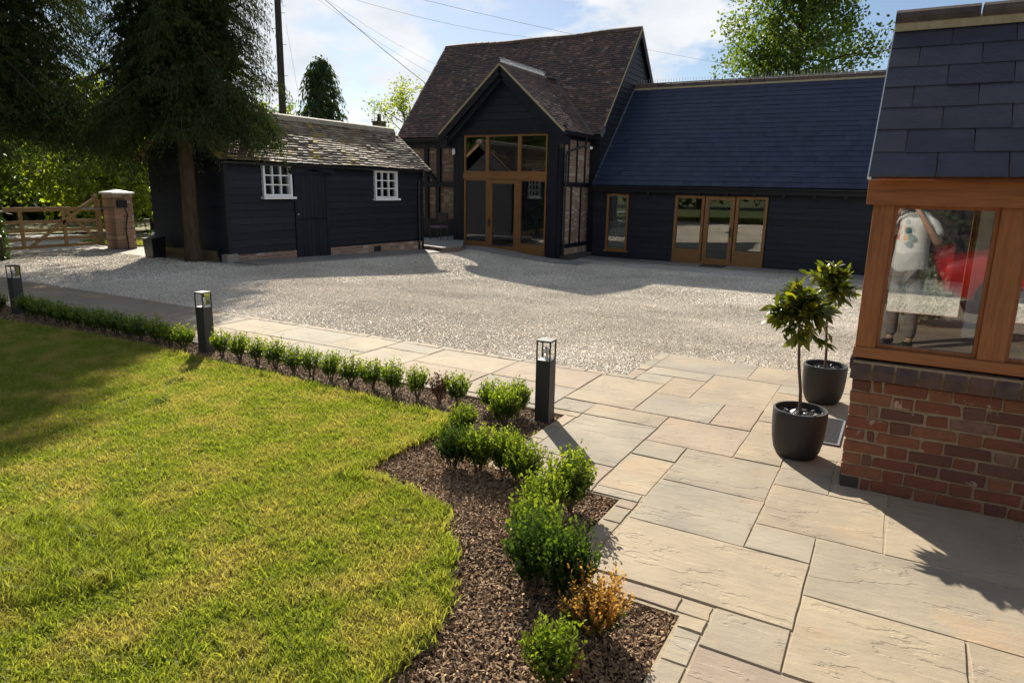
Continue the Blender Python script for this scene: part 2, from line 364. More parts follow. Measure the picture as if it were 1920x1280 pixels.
M['lawn_base'] = plain('lawn_base', (.10,.10,.03), (.17,.145,.05), rough=.95, nscale=4, bstr=.8, bdist=.02)
M['grass'] = leafmat('grass', (.125,.172,.022), (.305,.335,.060), trans=.5, rough=.5, world_var=((.40,.335,.13), 3.4), tcol=(1.45,1.45,.65))
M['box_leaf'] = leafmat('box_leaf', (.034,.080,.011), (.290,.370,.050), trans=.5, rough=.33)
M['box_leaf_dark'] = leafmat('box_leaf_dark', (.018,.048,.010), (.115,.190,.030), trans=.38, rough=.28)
M['dead_leaf'] = leafmat('dead_leaf', (.36,.19,.04), (.64,.42,.10), trans=.42, rough=.5, tcol=(1.4,1.2,.7))
M['brown_leaf'] = leafmat('brown_leaf', (.10,.05,.03), (.17,.09,.045), trans=.25, rough=.5, tcol=(1.3,1.1,.7))
M['conifer'] = leafmat('conifer', (.016,.030,.007), (.046,.062,.014), trans=.22, rough=.85, tcol=(1.5,1.5,.6))
M['conifer_far'] = leafmat('conifer_far', (.025,.05,.012), (.06,.085,.025), trans=.3, rough=.6)
M['tree_leaf'] = leafmat('tree_leaf', (.050,.092,.014), (.125,.185,.028), trans=.48, rough=.45)
M['tree_leaf_b'] = leafmat('tree_leaf_b', (.10,.155,.018), (.26,.32,.045), trans=.6, rough=.45)
M['ivy'] = leafmat('ivy', (.03,.07,.015), (.07,.13,.03), trans=.3, rough=.35)
M['bark'] = plain('bark', (.045,.030,.018), (.105,.070,.042), rough=.95, nscale=5, stretch=(3,3,.6), bstr=1.0, bdist=.03)
M['bark_thin'] = plain('bark_thin', (.09,.065,.045), (.15,.11,.08), rough=.9, nscale=20, stretch=(3,3,.5), bstr=.5)
M['pole'] = plain('pole', (.03,.023,.02), (.06,.048,.04), rough=.9, nscale=4, stretch=(4,4,.3), bstr=.5)
M['pot'] = plain('pot', (.020,.020,.021), (.030,.030,.031), rough=.62, nscale=40, bstr=.1, bdist=.001)
M['slate_chip'] = plain('slate_chip', (.03,.03,.034), (.07,.07,.078), rough=.45, nscale=20, bstr=.3)
M['bay_leaf'] = None
def bayleaf():
    m, nt, b = material('bay_leaf'); r = N(nt, 'ShaderNodeObjectInfo').outputs['Random']
    col = ramp(nt, r, [(0,(.045,.072,.013)),(.4,(.075,.11,.017)),(.75,(.14,.17,.025)),(1,(.25,.26,.035))])
    nt.links.new(col, b.inputs['Base Color']); b.inputs['Roughness'].default_value = .28; b.inputs['Specular IOR Level'].default_value = .5
    t = N(nt, 'ShaderNodeBsdfTranslucent', {'Color': mix(nt, 1.0, col, (1.9,1.7,.5), 'MULTIPLY')})
    ms = N(nt, 'ShaderNodeMixShader', {0: .42, 1: b.outputs[0], 2: t.outputs[0]}); nt.links.new(ms.outputs[0], nt.nodes['Material Output'].inputs['Surface']); return m
M['bay_leaf'] = bayleaf(); M['bay_inner'] = leafmat('bay_inner', (.045,.075,.013), (.17,.205,.028), trans=.4, rough=.28)

# ------------------------------------------------------------------ the ground, lawn, bed, gravel
def grid_sheet(name, xs, ys, zf, mat, **t):
    V = [(x, y, zf(x, y)) for y in ys for x in xs]; n = len(xs)
    F = [(j*n+i, j*n+i+1, (j+1)*n+i+1, (j+1)*n+i) for j in range(len(ys)-1) for i in range(n-1)]
    return put(name, raw_mesh(name, V, F, mat, True), None, None, **t)
grid_sheet('ground', [-900,-300,-120,-60,-40]+list(np.arange(-30, 14, 1.0))+[16,30,60,120,300,900], [-900,-300,-100,-40,-15,-5,0]+list(np.arange(1, 32, 1.0))+[40,80,160,400,1500],
           lambda x, y: gz(x, y) - .10, M['ground'], kind='structure')
gx = list(np.arange(-22, 8.01, .5)); gy = [6.0]+list(np.arange(6.25, 22.3, .5))
gravel = grid_sheet('gravel_courtyard', gx, gy, lambda x, y: gz(x, y) - .012, M['gravel'], kind='structure')
grid_sheet('gravel_path', list(np.arange(-22, -15.5, .5)), [3.5,4.5,5.5,6.0], lambda x, y: gz(x, y) - .014, M['gravel'], kind='structure')
# lawn outline: hedge side, corner by the bed, then the bed's inner edge back towards the house
LAWN_EDGE = [(-15.5,4.05),(-12,4.02),(-9.4,4.05),(-8.0,4.18),(-6.8,4.22),(-5.5,4.17),(-4.6,4.16),(-3.98,4.12),(-3.17,4.09),(-2.85,4.12),(-2.74,3.9),(-2.72,3.6),(-2.72,3.3),(-2.74,2.98),
             (-2.45,2.94),(-2.2,2.90),(-2.0,2.84),(-1.88,2.7),(-1.72,2.5),(-1.6,2.3),(-1.48,2.12),(-1.42,1.95),(-1.40,1.7),(-1.38,1.3),(-1.36,.4),(-1.3,-3)]
def densify(P, step, jit):
    out = []
    for a, b in zip(P[:-1], P[1:]):
        d = math.dist(a, b); k = max(1, int(d/step))
        for i in range(k):
            t = i/k; out.append((a[0]+(b[0]-a[0])*t+random.gauss(0, jit), a[1]+(b[1]-a[1])*t+random.gauss(0, jit)))
    return out + [P[-1]]
edge = densify(LAWN_EDGE, .12, .016)
def flat_poly(name, P, z, mat, **t):
    bm = bmesh.new(); vs = [bm.verts.new((x, y, z)) for x, y in P]; f = bm.faces.new(vs)
    bmesh.ops.triangulate(bm, faces=[f]); bmesh.ops.recalc_face_normals(bm, faces=bm.faces)
    for f in bm.faces:
        if f.normal.z < 0: f.normal_flip()
    me = bpy.data.meshes.new(name); bm.to_mesh(me); bm.free(); me.materials.append(mat)
    return put(name, me, None, None, **t)
flat_poly('lawn', edge + [(-15.5,-3)], .0, M['lawn_base'], kind='structure')
bed_poly = [(-15.5,4.66),(-2.15,4.66),(-2.15,3.46),(-1.24,3.46),(-1.24,2.57),(-.62,2.57),(-.62,-3),(-1.6,-3),(-1.9,1.5),(-2.9,2.8),(-3.0,3.8),(-15.5,3.9)]
flat_poly('planting_bed', bed_poly, -.03, M['soil'], kind='structure')

def scatter(name, sheet_pts, z, density, protos, smin, smax, seed, tilt=6.28, zoff=0.0, mat=None, zf=None, kind_mesh=None):
    """one 'stuff' object: points on a hidden-underside sheet, instances of a few small meshes"""
    if kind_mesh is None:
        bm = bmesh.new(); f = bm.faces.new([bm.verts.new((x, y, z)) for x, y in sheet_pts]); bmesh.ops.triangulate(bm, faces=[f])
        for f in bm.faces:
            f.normal_update()
            if f.normal.z < 0: f.normal_flip()
        me = bpy.data.meshes.new(name); bm.to_mesh(me); bm.free()
    else: me = kind_mesh
    o = put(name, me, None, None, kind='stuff')
    pc = bpy.data.collections.new(name + '_kinds')
    for i, pm in enumerate(protos): pc.objects.link(bpy.data.objects.new(name + '_piece', pm))
    ng = bpy.data.node_groups.new(name, 'GeometryNodeTree')
    ng.interface.new_socket('Geometry', in_out='INPUT', socket_type='NodeSocketGeometry'); ng.interface.new_socket('Geometry', in_out='OUTPUT', socket_type='NodeSocketGeometry')
    def g(t, ins=None, **k): return N(ng, t, ins, **k)
    gi = g('NodeGroupInput'); go = g('NodeGroupOutput')
    dp = g('GeometryNodeDistributePointsOnFaces', {'Mesh': gi.outputs[0], 'Density': density, 'Seed': seed})
    ci = g('GeometryNodeCollectionInfo', {'Separate Children': True, 'Reset Children': True}); ci.inputs['Collection'].default_value = pc
    rot = g('FunctionNodeRandomValue', data_type='FLOAT_VECTOR'); rot.inputs[0].default_value = (-tilt, -tilt, 0); rot.inputs[1].default_value = (tilt, tilt, 6.28); rot.inputs['Seed'].default_value = seed
    sc = g('FunctionNodeRandomValue', data_type='FLOAT'); sc.inputs[2].default_value = smin; sc.inputs[3].default_value = smax; sc.inputs['Seed'].default_value = seed + 5
    ip = g('GeometryNodeInstanceOnPoints', {'Points': dp.outputs['Points'], 'Instance': ci.outputs[0], 'Pick Instance': True, 'Rotation': rot.outputs[0], 'Scale': sc.outputs[1]})
    jn = g('GeometryNodeTranslateInstances', {'Instances': ip.outputs[0], 'Translation': (0, 0, zoff), 'Local Space': False})
    ng.links.new(jn.outputs[0], go.inputs[0])
    md = o.modifiers.new('scatter', 'NODES'); md.node_group = ng
    return o
def pebble(seed, flat=.48):
    r = np.random.default_rng(seed); bm = bmesh.new(); bmesh.ops.create_icosphere(bm, subdivisions=1, radius=1)
    s = np.array([1, .6 + .35*r.random(), flat*(.6+.5*r.random())])
    for v in bm.verts:
        k = .78 + .4*r.random(); v.co = Vector((v.co.x*s[0]*k, v.co.y*s[1]*k, v.co.z*s[2]*k))
    me = bpy.data.meshes.new('pebble'); bm.to_mesh(me); bm.free(); me.materials.append(M['stone']); return me
peb = [pebble(i) for i in range(7)]
def sheet_between(name, x0, x1, y0, y1, step=.5):
    xs = np.arange(x0, x1+.01, step); ys = np.arange(y0, y1+.01, step); n = len(xs)
    return raw_mesh(name, [(x, y, gz(x, y) - .009) for y in ys for x in xs], [(j*n+i, j*n+i+1, (j+1)*n+i+1, (j+1)*n+i) for j in range(len(ys)-1) for i in range(n-1)], M['gravel'])
def gravel_zone(x0, x1, y0, y1): return sheet_between('gravel_zone', x0, x1, y0, y1, (x1-x0)/max(1, round((x1-x0)/.5)))
for x0, x1, y0, y1, dens, a, b, sd_, lab in ((-12.0,-2.14,6.03,10.03,3500,.0050,.0105,3,'pale loose gravel stones covering the courtyard beside the path'),(-2.14,2.1,7.10,10.03,3500,.0050,.0105,13,'pale loose gravel stones covering the courtyard beyond the potted trees'),
        (-12.2,2.3,10.03,13.2,2000,.006,.0125,14,'pale loose gravel stones across the middle of the courtyard'),(-12.2,2.3,13.2,19.3,1100,.007,.015,4,'pale loose gravel stones covering the courtyard in front of the barn'),(-18.0,-12.0,6.03,9.7,1000,.007,.015,5,'pale loose gravel stones covering the drive by the gate')):
    nx = max(2, round((x1-x0)/.5)); ny = max(2, round((y1-y0)/.5)); xs = np.linspace(x0, x1, nx+1); ys = np.linspace(y0, y1, ny+1); n = nx+1
    me = raw_mesh('gravel_zone', [(x, y, gz(x, y)-.009) for y in ys for x in xs], [(q*n+p, q*n+p+1, (q+1)*n+p+1, (q+1)*n+p) for q in range(ny) for p in range(nx)], M['gravel'])
    tag(scatter('gravel_stones', None, 0, dens, peb, a, b, sd_, kind_mesh=me, zoff=.002), lab, 'gravel')

def tuft(seed, n=10, h=.029):
    r = np.random.default_rng(seed); Q = []
    for i in range(n):
        a = r.random()*6.28; b = r.random()*6.28; x = .014*r.normal(); y = .014*r.normal(); hh = h*(.55+.75*r.random()); w = .0016+.0012*r.random()
        lean = hh*(.25+.75*r.random()); dx, dy = math.cos(a), math.sin(a); wx, wy = -math.sin(b)*w, math.cos(b)*w
        p0 = np.array([x, y, 0]); p1 = np.array([x+dx*lean*.35, y+dy*lean*.35, hh*.65]); p2 = np.array([x+dx*lean, y+dy*lean, hh])
        ww = np.array([wx, wy, 0])
        Q.append([p0-ww, p0+ww, p1+ww*.85, p1-ww*.85]); Q.append([p1-ww*.85, p1+ww*.85, p2+ww*.15, p2-ww*.15])
    return quad_mesh('grass_tuft', np.array(Q), M['grass'], np.repeat(r.random(n), 2))
tag(scatter('grass', edge + [(-15.5,-3)], .0, 4000, [tuft(i) for i in range(8)], .5, 1.3, 8, tilt=.35, zoff=-.002), 'short sunlit lawn grass with dry straw patches', 'grass')
fringe = [(x+random.gauss(.0,.01), y) for x, y in densify(LAWN_EDGE[2:24], .12, .01)]
fr_in = [(x-.10 if i > len(fringe)*.55 else x-.02, y-.10 if i < len(fringe)*.8 else y) for i, (x, y) in enumerate(fringe)]
bmf = raw_mesh('fringe', [(x, y, 0) for x, y in fringe]+[(x, y, 0) for x, y in fr_in], [(i, i+1, len(fringe)+i+1, len(fringe)+i) for i in range(len(fringe)-1)], M['lawn_base'])
tag(scatter('grass', None, 0, 1500, [tuft(20+i, 8, .055) for i in range(5)], .6, 1.2, 9, tilt=.3, kind_mesh=bmf), 'slightly longer grass fringe along the planting bed', 'grass')
thick = [(-3.9,1.0),(-3.7,1.75),(-3.35,1.98),(-2.9,1.72),(-2.75,1.5),(-2.95,1.2),(-3.2,.9)]
tag(scatter('grass', thick, 0, 1500, [tuft(40+i, 9, .075) for i in range(4)], .7, 1.2, 10, tilt=.2), 'thicker pale green grass patch in the lawn', 'grass')
def chip(seed):
    r = np.random.default_rng(seed); l = .005+.010*r.random(); w = .002+.0026*r.random(); t = .001
    b = MB().box(-l, l, -w, w, -t, t); V = np.array(b.V) + r.normal(0, .0009, (8, 3)); return raw_mesh('bark_chip', V, b.F, M['chip'])
tag(scatter('bark_chips', bed_poly, -.024, 6500, [chip(i) for i in range(10)], .5, 1.3, 11, tilt=.7, zoff=.004), 'brown bark chip mulch covering the planting bed', 'mulch')
tag(scatter('bark_chips', [(-2.9,3.8),(-2.15,3.46),(-1.24,3.46),(-1.24,2.57),(-.62,2.57),(-.62,1.2),(-1.9,1.2),(-2.9,2.8)], -.02, 5500, [chip(30+i) for i in range(10)], .5, 1.5, 12, tilt=.9, zoff=.008), 'loose bark pieces on the bed corner by the patio', 'mulch')

tag(scatter('bark_chips', [(-2.66,3.85),(-2.56,3.08),(-1.9,2.78),(-1.26,2.6),(-1.26,3.44),(-2.16,3.44),(-2.2,3.85)], -.02, 5000, [chip(60+i) for i in range(8)], .7, 1.7, 15, tilt=.9, zoff=.006), 'bark mulch between the lawn corner and the box plants', 'mulch')
# ------------------------------------------------------------------ sandstone patio and path
patio = bx('patio', -2.13, 3.4, 3.5, 7.10, -.06, -.0045, M['joint'], kind='structure')
V = [(-15.8,4.65),(-2.13,4.65),(-2.13,6.02),(-15.8,6.02)]
MB().poly([(x, y, -.06) for x, y in V], (0,0,.0545)).build('patio_bed', M['joint'], patio)
for a in ((-2.13,-1.2,3.465,3.502),(-1.225,3.4,2.565,3.51),(-.615,3.4,-2.0,2.6)):
    MB().box(*a, -.062-.002*a[1], -.0058+.0004*a[0]).build('patio_bed', M['joint'], patio)
slab_n = 0
def slab(x0, x1, y0, y1, parent=patio, mat=None, g=.0036, th=.04, zf=None, rag=.0045):
    global slab_n; slab_n += 1
    x0 += g; x1 -= g; y0 += g; y1 -= g; P = []
    def side(a, b):
        d = math.dist(a, b); k = max(2, int(d/.10)); nx, ny = (b[1]-a[1])/d, -(b[0]-a[0])/d
        for i in range(k):
            t = i/k; j = 0 if i == 0 else random.gauss(0, rag*.5)
            P.append((a[0]+(b[0]-a[0])*t - nx*abs(j), a[1]+(b[1]-a[1])*t - ny*abs(j)))
    c = [(x0+random.gauss(0,rag*.6), y0+random.gauss(0,rag*.6)), (x1+random.gauss(0,rag*.6), y0+random.gauss(0,rag*.6)), (x1+random.gauss(0,rag*.6), y1+random.gauss(0,rag*.6)), (x0+random.gauss(0,rag*.6), y1+random.gauss(0,rag*.6))]
    for a, b in zip(c, c[1:]+c[:1]): side(a, b)
    cx, cy = (x0+x1)/2, (y0+y1)/2; zt = random.uniform(-.0022, .0022); n = len(P)
    tx, ty = random.gauss(0, .0016), random.gauss(0, .0016)
    h = (lambda x, y: zf(x, y) - zf(cx, cy)) if zf else (lambda x, y: 0)
    ins = .003
    def z(x, y): return zt + tx*(x-cx) + ty*(y-cy) + h(x, y)
    Vt = [(x - math.copysign(ins, x-cx) - cx, y - math.copysign(ins, y-cy) - cy, z(x, y)) for x, y in P]
    Vm = [(x-cx, y-cy, z(x, y)-.005) for x, y in P]; Vb = [(x-cx, y-cy, z(x, y)-th) for x, y in P]
    F = [tuple(range(n))] + [(n+i, n+(i+1) % n, (i+1) % n, i) for i in range(n)] + [(2*n+i, 2*n+(i+1) % n, n+(i+1) % n, n+i) for i in range(n)]
    me = raw_mesh('paving_slab', Vt+Vm+Vb, F, mat or M['sandstone'])
    return put('paving_slab', me, Matrix.Translation((cx, cy, zf(cx, cy) if zf else 0)), parent)
GX = lambda i: -2.325 + .305*i
GY = lambda j: 2.405 + .2925*j
used = set()
def cell(i, j, w, h):
    for a in range(i, i+w):
        for b in range(j, j+h): used.add((a, b))
    slab(GX(i), GX(i+w), GY(j), GY(j+h))
for s in [(0,9,2,3),(1,12,1,1),(1,13,2,1),(1,14,3,2),(4,14,2,2),(2,11,1,2),(3,11,2,3),(2,9,2,2),(4,9,1,2),(1,8,2,1),(0,8,1,1),(1,5,2,3),(3,7,2,2),(3,6,1,1),(3,4,1,2),(4,5,2,2),(4,3,2,2),(6,4,2,2),(6,3,1,1),(4,1,3,2),(7,2,3,2),(7,0,2,2),(6,0,1,1),(5,7,1,3),(6,6,1,1),(1,4,2,1)]: cell(*s)
def allowed(i, j):
    if i < 0: return 8 <= j < 12 and i >= -44
    if j >= 16 or i >= 18 or j < -14: return False
    if j >= 12: return i >= 1
    if j >= 8: return True
    if j >= 4: return i >= 1
    if j >= 1: return i >= 4
    return i >= 6
sizes = [(3,2),(2,3),(2,2),(2,2),(3,2),(2,1),(1,2),(1,1)]
prng = random.Random(21)
for j in range(-14, 16):
    for i in range(-44, 18):
        if (i, j) in used or not allowed(i, j): continue
        ss = sizes[:]; prng.shuffle(ss); ss.sort(key=lambda s: -s[0]*s[1] + prng.uniform(0, 5))
        for w, h in ss + [(1,1)]:
            if all((a, b) not in used and allowed(a, b) for a in range(i, i+w) for b in range(j, j+h)):
                cell(i, j, w, h); break
def edging(x0, x1, y0, y1):
    L = max(x1-x0, y1-y0); t = 0
    while t < L - .02:
        d = min(prng.choice((.18,.22,.28,.3)), L-t)
        if L-t-d < .08: d = L-t
        if x1-x0 > y1-y0: slab(x0+t, x0+t+d, y0, y1)
        else: slab(x0, x1, y0+t, y0+t+d)
        t += d
edging(-15.6, -2.02, 5.917, 6.015); edging(-2.12, -2.02, 6.017, 7.08); edging(-15.6, -2.33, 4.65, 4.743); edging(-2.12, -2.02, 3.575, 4.745)
edging(-2.02, -1.115, 3.475, 3.573); edging(-1.215, -1.11, 2.69, 3.47); edging(-1.215, -.50, 2.585, 2.692); edging(-.605, -.5, .2, 2.58)

# terrace strips in front of the barn and the shed
terr = MB()
for a in ((-9.3, 3.0, 20.75, 21.74), (-13.2, -8.3, 18.75, 19.78)):
    xs = np.linspace(a[0], a[1], 14)
    for x0, x1 in zip(xs[:-1], xs[1:]):
        y0, y1 = a[2], a[3]
        terr.hexa([(x, y, gz(x, y)-.1) for x, y in ((x0,y0),(x1,y0),(x1,y1),(x0,y1))]+[(x, y, gz(x, y)+.004) for x, y in ((x0,y0),(x1,y0),(x1,y1),(x0,y1))])
terrace = terr.build('terrace', M['joint'], kind='structure')
for x0, x1, y0, y1, sx, sy in ((-9.3,3.0,20.75,21.74,.9,.495),(-13.2,-8.3,18.75,19.78,.8,.515),(-12.86,-12.0,10.1,17.0,.43,.86)):
    for x in np.arange(x0, x1-.1, sx):
        for y in np.arange(y0, y1-.1, sy): slab(x, min(x+sx, x1), y, min(y+sy, y1), terrace, M['terrace'], zf=lambda a, b: gz(a, b)+.018)

# ------------------------------------------------------------------ building helpers
def boards(parent, p0, u, L, nrm, z0, z1, expo, openings=(), clip=None, mat=None, wob=.004):
    """overlapping weatherboards on a wall from p0 along u; openings (s0,s1,za,zb); clip(z)->(s_lo,s_hi)"""
    u = Vector(u); nrm = Vector(nrm); p0 = Vector(p0); k = 0; z = z0
    while z < z1 - .02:
        zt = min(z + expo + .02, z1); zm = (z + min(z+expo, z1))/2
        segs = [(0, L)] if clip is None else [clip(zm)]
        for (a, b, za, zb) in openings:
            if zb > z + .02 and za < z + expo - .02:
                segs = [q for s in segs for q in ((s[0], min(s[1], a)), (max(s[0], b), s[1])) if q[1]-q[0] > .03]
        cut = []
        for a, b in segs:
            while b - a > 4.6:
                d = random.uniform(2.2, 4.0); cut.append((a, a+d-.002)); a += d+.002
            cut.append((a, b))
        for s0, s1 in cut:
            if s1 - s0 < .05: continue
            w1, w2 = random.gauss(0, wob), random.gauss(0, wob)
            def P(s, o, zz): return p0 + u*s + nrm*o + Vector((0, 0, zz))
            MB().hexa([P(s0,.0,z+w1), P(s1,.0,z+w2), P(s1,.036,z+w2), P(s0,.036,z+w1), P(s0,.0,zt), P(s1,.0,zt), P(s1,.010,zt), P(s0,.010,zt)]).build('weatherboard', mat or M['black_board'], parent)
        z += expo
def tile_array(p0, u, v, nrm, L, H, tw, gauge, thick, clip=None, sag=None, jitter=.004, overlap=1.35, lf=1.25):
    """plain tiles up a slope: list of 8-corner arrays"""
    out = []; rows = int(math.ceil(H/gauge)); p0, u, v, nrm = (np.array(q, float) for q in (p0, u, v, nrm))
    for r in range(rows):
        b = r*gauge; e = min(b + gauge*overlap, H); s = -(tw/2 if r % 2 else 0)
        while s < L - .01:
            s0, s1 = max(s, 0), min(s + tw, L); s += tw
            if s1 - s0 < .02: continue
            if clip and not clip((s0+s1)/2, b): continue
            dj = random.gauss(0, jitter); dl = random.gauss(0, jitter*1.1); sg = sag((s0+s1)/2, b) if sag else 0
            lift = thick*lf + abs(random.gauss(0, jitter*.8)); base = p0 + nrm*(sg)
            g = .0025
            def P(ss, tt, o): return base + u*ss + v*tt + nrm*o
            out.append(np.array([P(s0+g,b+dl,lift-thick), P(s1-g,b+dl+dj*.5,lift-thick), P(s1-g,e,.0), P(s0+g,e,.0), P(s0+g,b+dl,lift), P(s1-g,b+dl+dj*.5,lift), P(s1-g,e,thick*.6), P(s0+g,e,thick*.6)]))
    return out
HF = [(3,2,1,0),(4,5,6,7),(0,1,5,4),(1,2,6,5),(2,3,7,6),(3,0,4,7)]
def tiles_mesh(name, T, mat, parent, **t):
    Vv = np.concatenate(T); F = [tuple(i*8+k for k in f) for i in range(len(T)) for f in HF]
    og = Vv.mean(0); me = raw_mesh(name, Vv - og, F, mat)
    a = me.attributes.new('rnd', 'FLOAT', 'POINT'); a.data.foreach_set('value', np.repeat(rng.random(len(T)), 8).astype(np.float32))
    return put(name, me, Matrix.Translation(Vector(og)), parent, **t)
def window_unit(parent, name, x0, x1, y, z0, z1, fw, fmat, nx=1, nz=1, axis='x', out=-1, depth=.07, bar=.022, gmat=None, sill=None):
    """frame, panes and bars in a wall; axis = horizontal axis; out = outward sign on the other axis"""
    def B(a0, a1, d0, d1, zz0, zz1, mb=None):
        mb = mb or MB(); lo, hi = sorted((y + out*d0, y + out*d1))
        return mb.box(a0, a1, lo, hi, zz0, zz1) if axis == 'x' else mb.box(lo, hi, a0, a1, zz0, zz1)
    w = B(x0, x1, -.02, depth, z1-fw, z1); B(x0, x1, -.02, depth, z0, z0+fw, w); B(x0, x0+fw, -.02, depth-.002, z0+fw, z1-fw, w); B(x1-fw, x1, -.02, depth-.002, z0+fw, z1-fw, w)
    o = w.build(name, fmat, parent)
    ix0, ix1, iz0, iz1 = x0+fw, x1-fw, z0+fw, z1-fw
    for i in range(1, nx):
        c = ix0 + (ix1-ix0)*i/nx; B(c-bar/2, c+bar/2, .0, depth*.6, iz0, iz1).build('glazing_bar', fmat, o)
    for j in range(1, nz):
        c = iz0 + (iz1-iz0)*j/nz; B(ix0, ix1, .002, depth*.6-.002, c-bar/2, c+bar/2).build('glazing_bar', fmat, o)
    for i in range(nx):
        for j in range(nz):
            B(ix0+(ix1-ix0)*i/nx-.004, ix0+(ix1-ix0)*(i+1)/nx+.004, .008, .012, iz0+(iz1-iz0)*j/nz-.004, iz0+(iz1-iz0)*(j+1)/nz+.004).build('pane', gmat or M['glass'], o)
    if sill: B(x0-.05, x1+.07, 0, depth+.05, z0-.055, z0-.003).build('sill', fmat, o)
    return o
def gutter(parent, p, q, r=.055):
    p = Vector(p); q = Vector(q); V = []; F = []; n = 7; a = (q-p).normalized(); sd_ = a.cross(Vector((0,0,1)))
    for e in (p, q):
        for rr in (r, r-.008):
            for k in range(n):
                an = math.pi + math.pi*k/(n-1); V.append(e + sd_*math.cos(an)*rr + Vector((0,0,1))*math.sin(an)*rr)
    for k in range(n-1):
        F += [(k, k+1, 2*n+k+1, 2*n+k), (n+k+1, n+k, 3*n+k, 3*n+k+1)]
    F += [(0, 2*n, 3*n, n), (n-1, 2*n-1, 4*n-1, 3*n-1)]
    return MB().add(V, F).build('gutter', M['black_metal'], parent)
def spikes(parent, p, q, n, h, mat='spike', spread=.05, r=.0035):
    b = MB(); p = Vector(p); q = Vector(q); a = (q-p).normalized(); sd_ = a.cross(Vector((0,0,1)))
    b.bar(p, q, .03, .012)
    for i in range(n):
        c = p + (q-p)*((i+.5)/n)
        for s in (-1, 0, 1):
            t = c + Vector((0,0,h*random.uniform(.9,1.08))) + sd_*s*spread + a*random.gauss(0,.006); b.bar(c, t, r, r)
    return b.build('bird_spikes', M[mat], parent)

# ------------------------------------------------------------------ barn with glazed porch
GB = -.55
barn = empty('barn', (-13.3, 24, GB), 'tall black barn with brown tiled roof and glazed oak gable porch', 'barn')
EY, EZ, RY, RZ = 21.80, 3.47, 25.2, 7.40      # front eave and ridge
BL, BR = -17.5, -9.2
bslope = Vector((0, RY-EY, RZ-EZ)); bl = bslope.length; bv = bslope.normalized(); bn = Vector((0, -bv.z, bv.y))
def main_z(y): return EZ + (y-EY)*(RZ-EZ)/(RY-EY)
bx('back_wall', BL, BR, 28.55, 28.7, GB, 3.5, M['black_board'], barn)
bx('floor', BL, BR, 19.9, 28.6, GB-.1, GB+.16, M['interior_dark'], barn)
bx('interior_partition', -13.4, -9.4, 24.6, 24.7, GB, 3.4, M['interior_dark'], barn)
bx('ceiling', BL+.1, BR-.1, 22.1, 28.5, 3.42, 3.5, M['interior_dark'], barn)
MB().poly([(BL,22.0,GB),(BL,28.6,GB),(BL,28.6,3.4),(BL,RY,RZ-.15),(BL,22.0,3.55)], (.12,0,0)).build('gable_wall', M['black_timber'], barn)
MB().poly([(BR-.12,22.0,GB),(BR-.12,28.6,GB),(BR-.12,28.6,3.4),(BR-.12,RY,RZ-.15),(BR-.12,22.0,3.55)], (.115,0,0)).build('gable_wall', M['black_timber'], barn)
def gclip(z):
    if z < 3.5: return (0, 6.6)
    t = (z-3.55)/(RZ-.1-3.55); return (t*(RY-22.0), 6.6 - t*(28.6-RY))
boards(barn, (BR, 22.0, 0), (0,1,0), 6.6, (1,0,0), GB+.05, RZ-.15, .19, clip=gclip)
# left part of the front: timber frame with brick panels
bx('brick_panel', BL+.1, -13.5, 22.03, 22.15, GB+.9, 3.2, M['brick_x'], barn)
bx('dado', BL, -13.5, 21.99, 22.12, GB, GB+.92, M['black_timber'], barn)
for a in ((BL,-13.5,3.1,3.36),(BL,-13.5,1.66,1.86),(BL,-13.5,GB+.85,GB+1.02)): bx('rail', a[0], a[1], 21.94, 22.06, a[2], a[3], M['black_timber'], barn)
for x, za, zb in ((-17.4,GB,3.3),(-16.3,GB+.9,3.15),(-15.72,1.8,3.15),(-15.78,GB+.9,1.7),(-14.6,GB+.9,3.15)): bx('stud', x-.085, x+.085, 21.93, 22.07, za, zb, M['black_timber'], barn)
MB().bar((-16.55,21.99,2.55),(-15.8,21.99,1.8),.13,.15,(0,1,0)).build('brace', M['black_timber'], barn)
bx('front_wall_end', -9.5, BR, 21.98, 22.1, GB, 3.4, M['black_timber'], barn)
# main roof
def bsag(s, t): return -.05*math.sin(math.pi*min(1, max(0, s/8.5)))*(t/bl) + .012*math.sin(s*2.1+t)
MB().poly([(BL-.1,EY,EZ-.06),(BL-.1,RY,RZ-.08),(BL-.1,28.8,EZ-.06),(BL-.1,28.8,EZ-.16),(BL-.1,RY,RZ-.2),(BL-.1,EY,EZ-.16)], (BR-BL+.2,0,0)).build('roof_deck', M['black_timber'], barn)
PXC, PRZ, PHALF = -11.63, 5.46, 2.3           # porch ridge centre, height, half width at eave
PEZ = 3.42
def pclip_main(s, t):
    x = BL-.12+s; y = EY + bv.y*t; z = EZ + bv.z*t
    pz = PRZ - abs(x-PXC)*(PRZ-PEZ)/PHALF
    return not (abs(x-PXC) < PHALF-.05 and z < pz - .12)
T = tile_array((BL-.12, EY, EZ), (1,0,0), bv, bn, BR-BL+.24, bl-.02, .168, .104, .014, pclip_main, bsag, jitter=.006, lf=1.9)
tiles_mesh('roof_tiles', T, M['tile_barn'], barn, kind='stuff')
bv2 = Vector((0, RY-28.8, RZ-EZ)).normalized()
T = tile_array((BR+.12, 28.8, EZ), (-1,0,0), bv2, Vector((0, bv2.z, -bv2.y)), BR-BL+.24, (Vector((0,28.8-RY,RZ-EZ))).length-.02, .33, .2, .02)
tiles_mesh('roof_tiles', T, M['tile_barn'], barn, kind='stuff')
s = 0
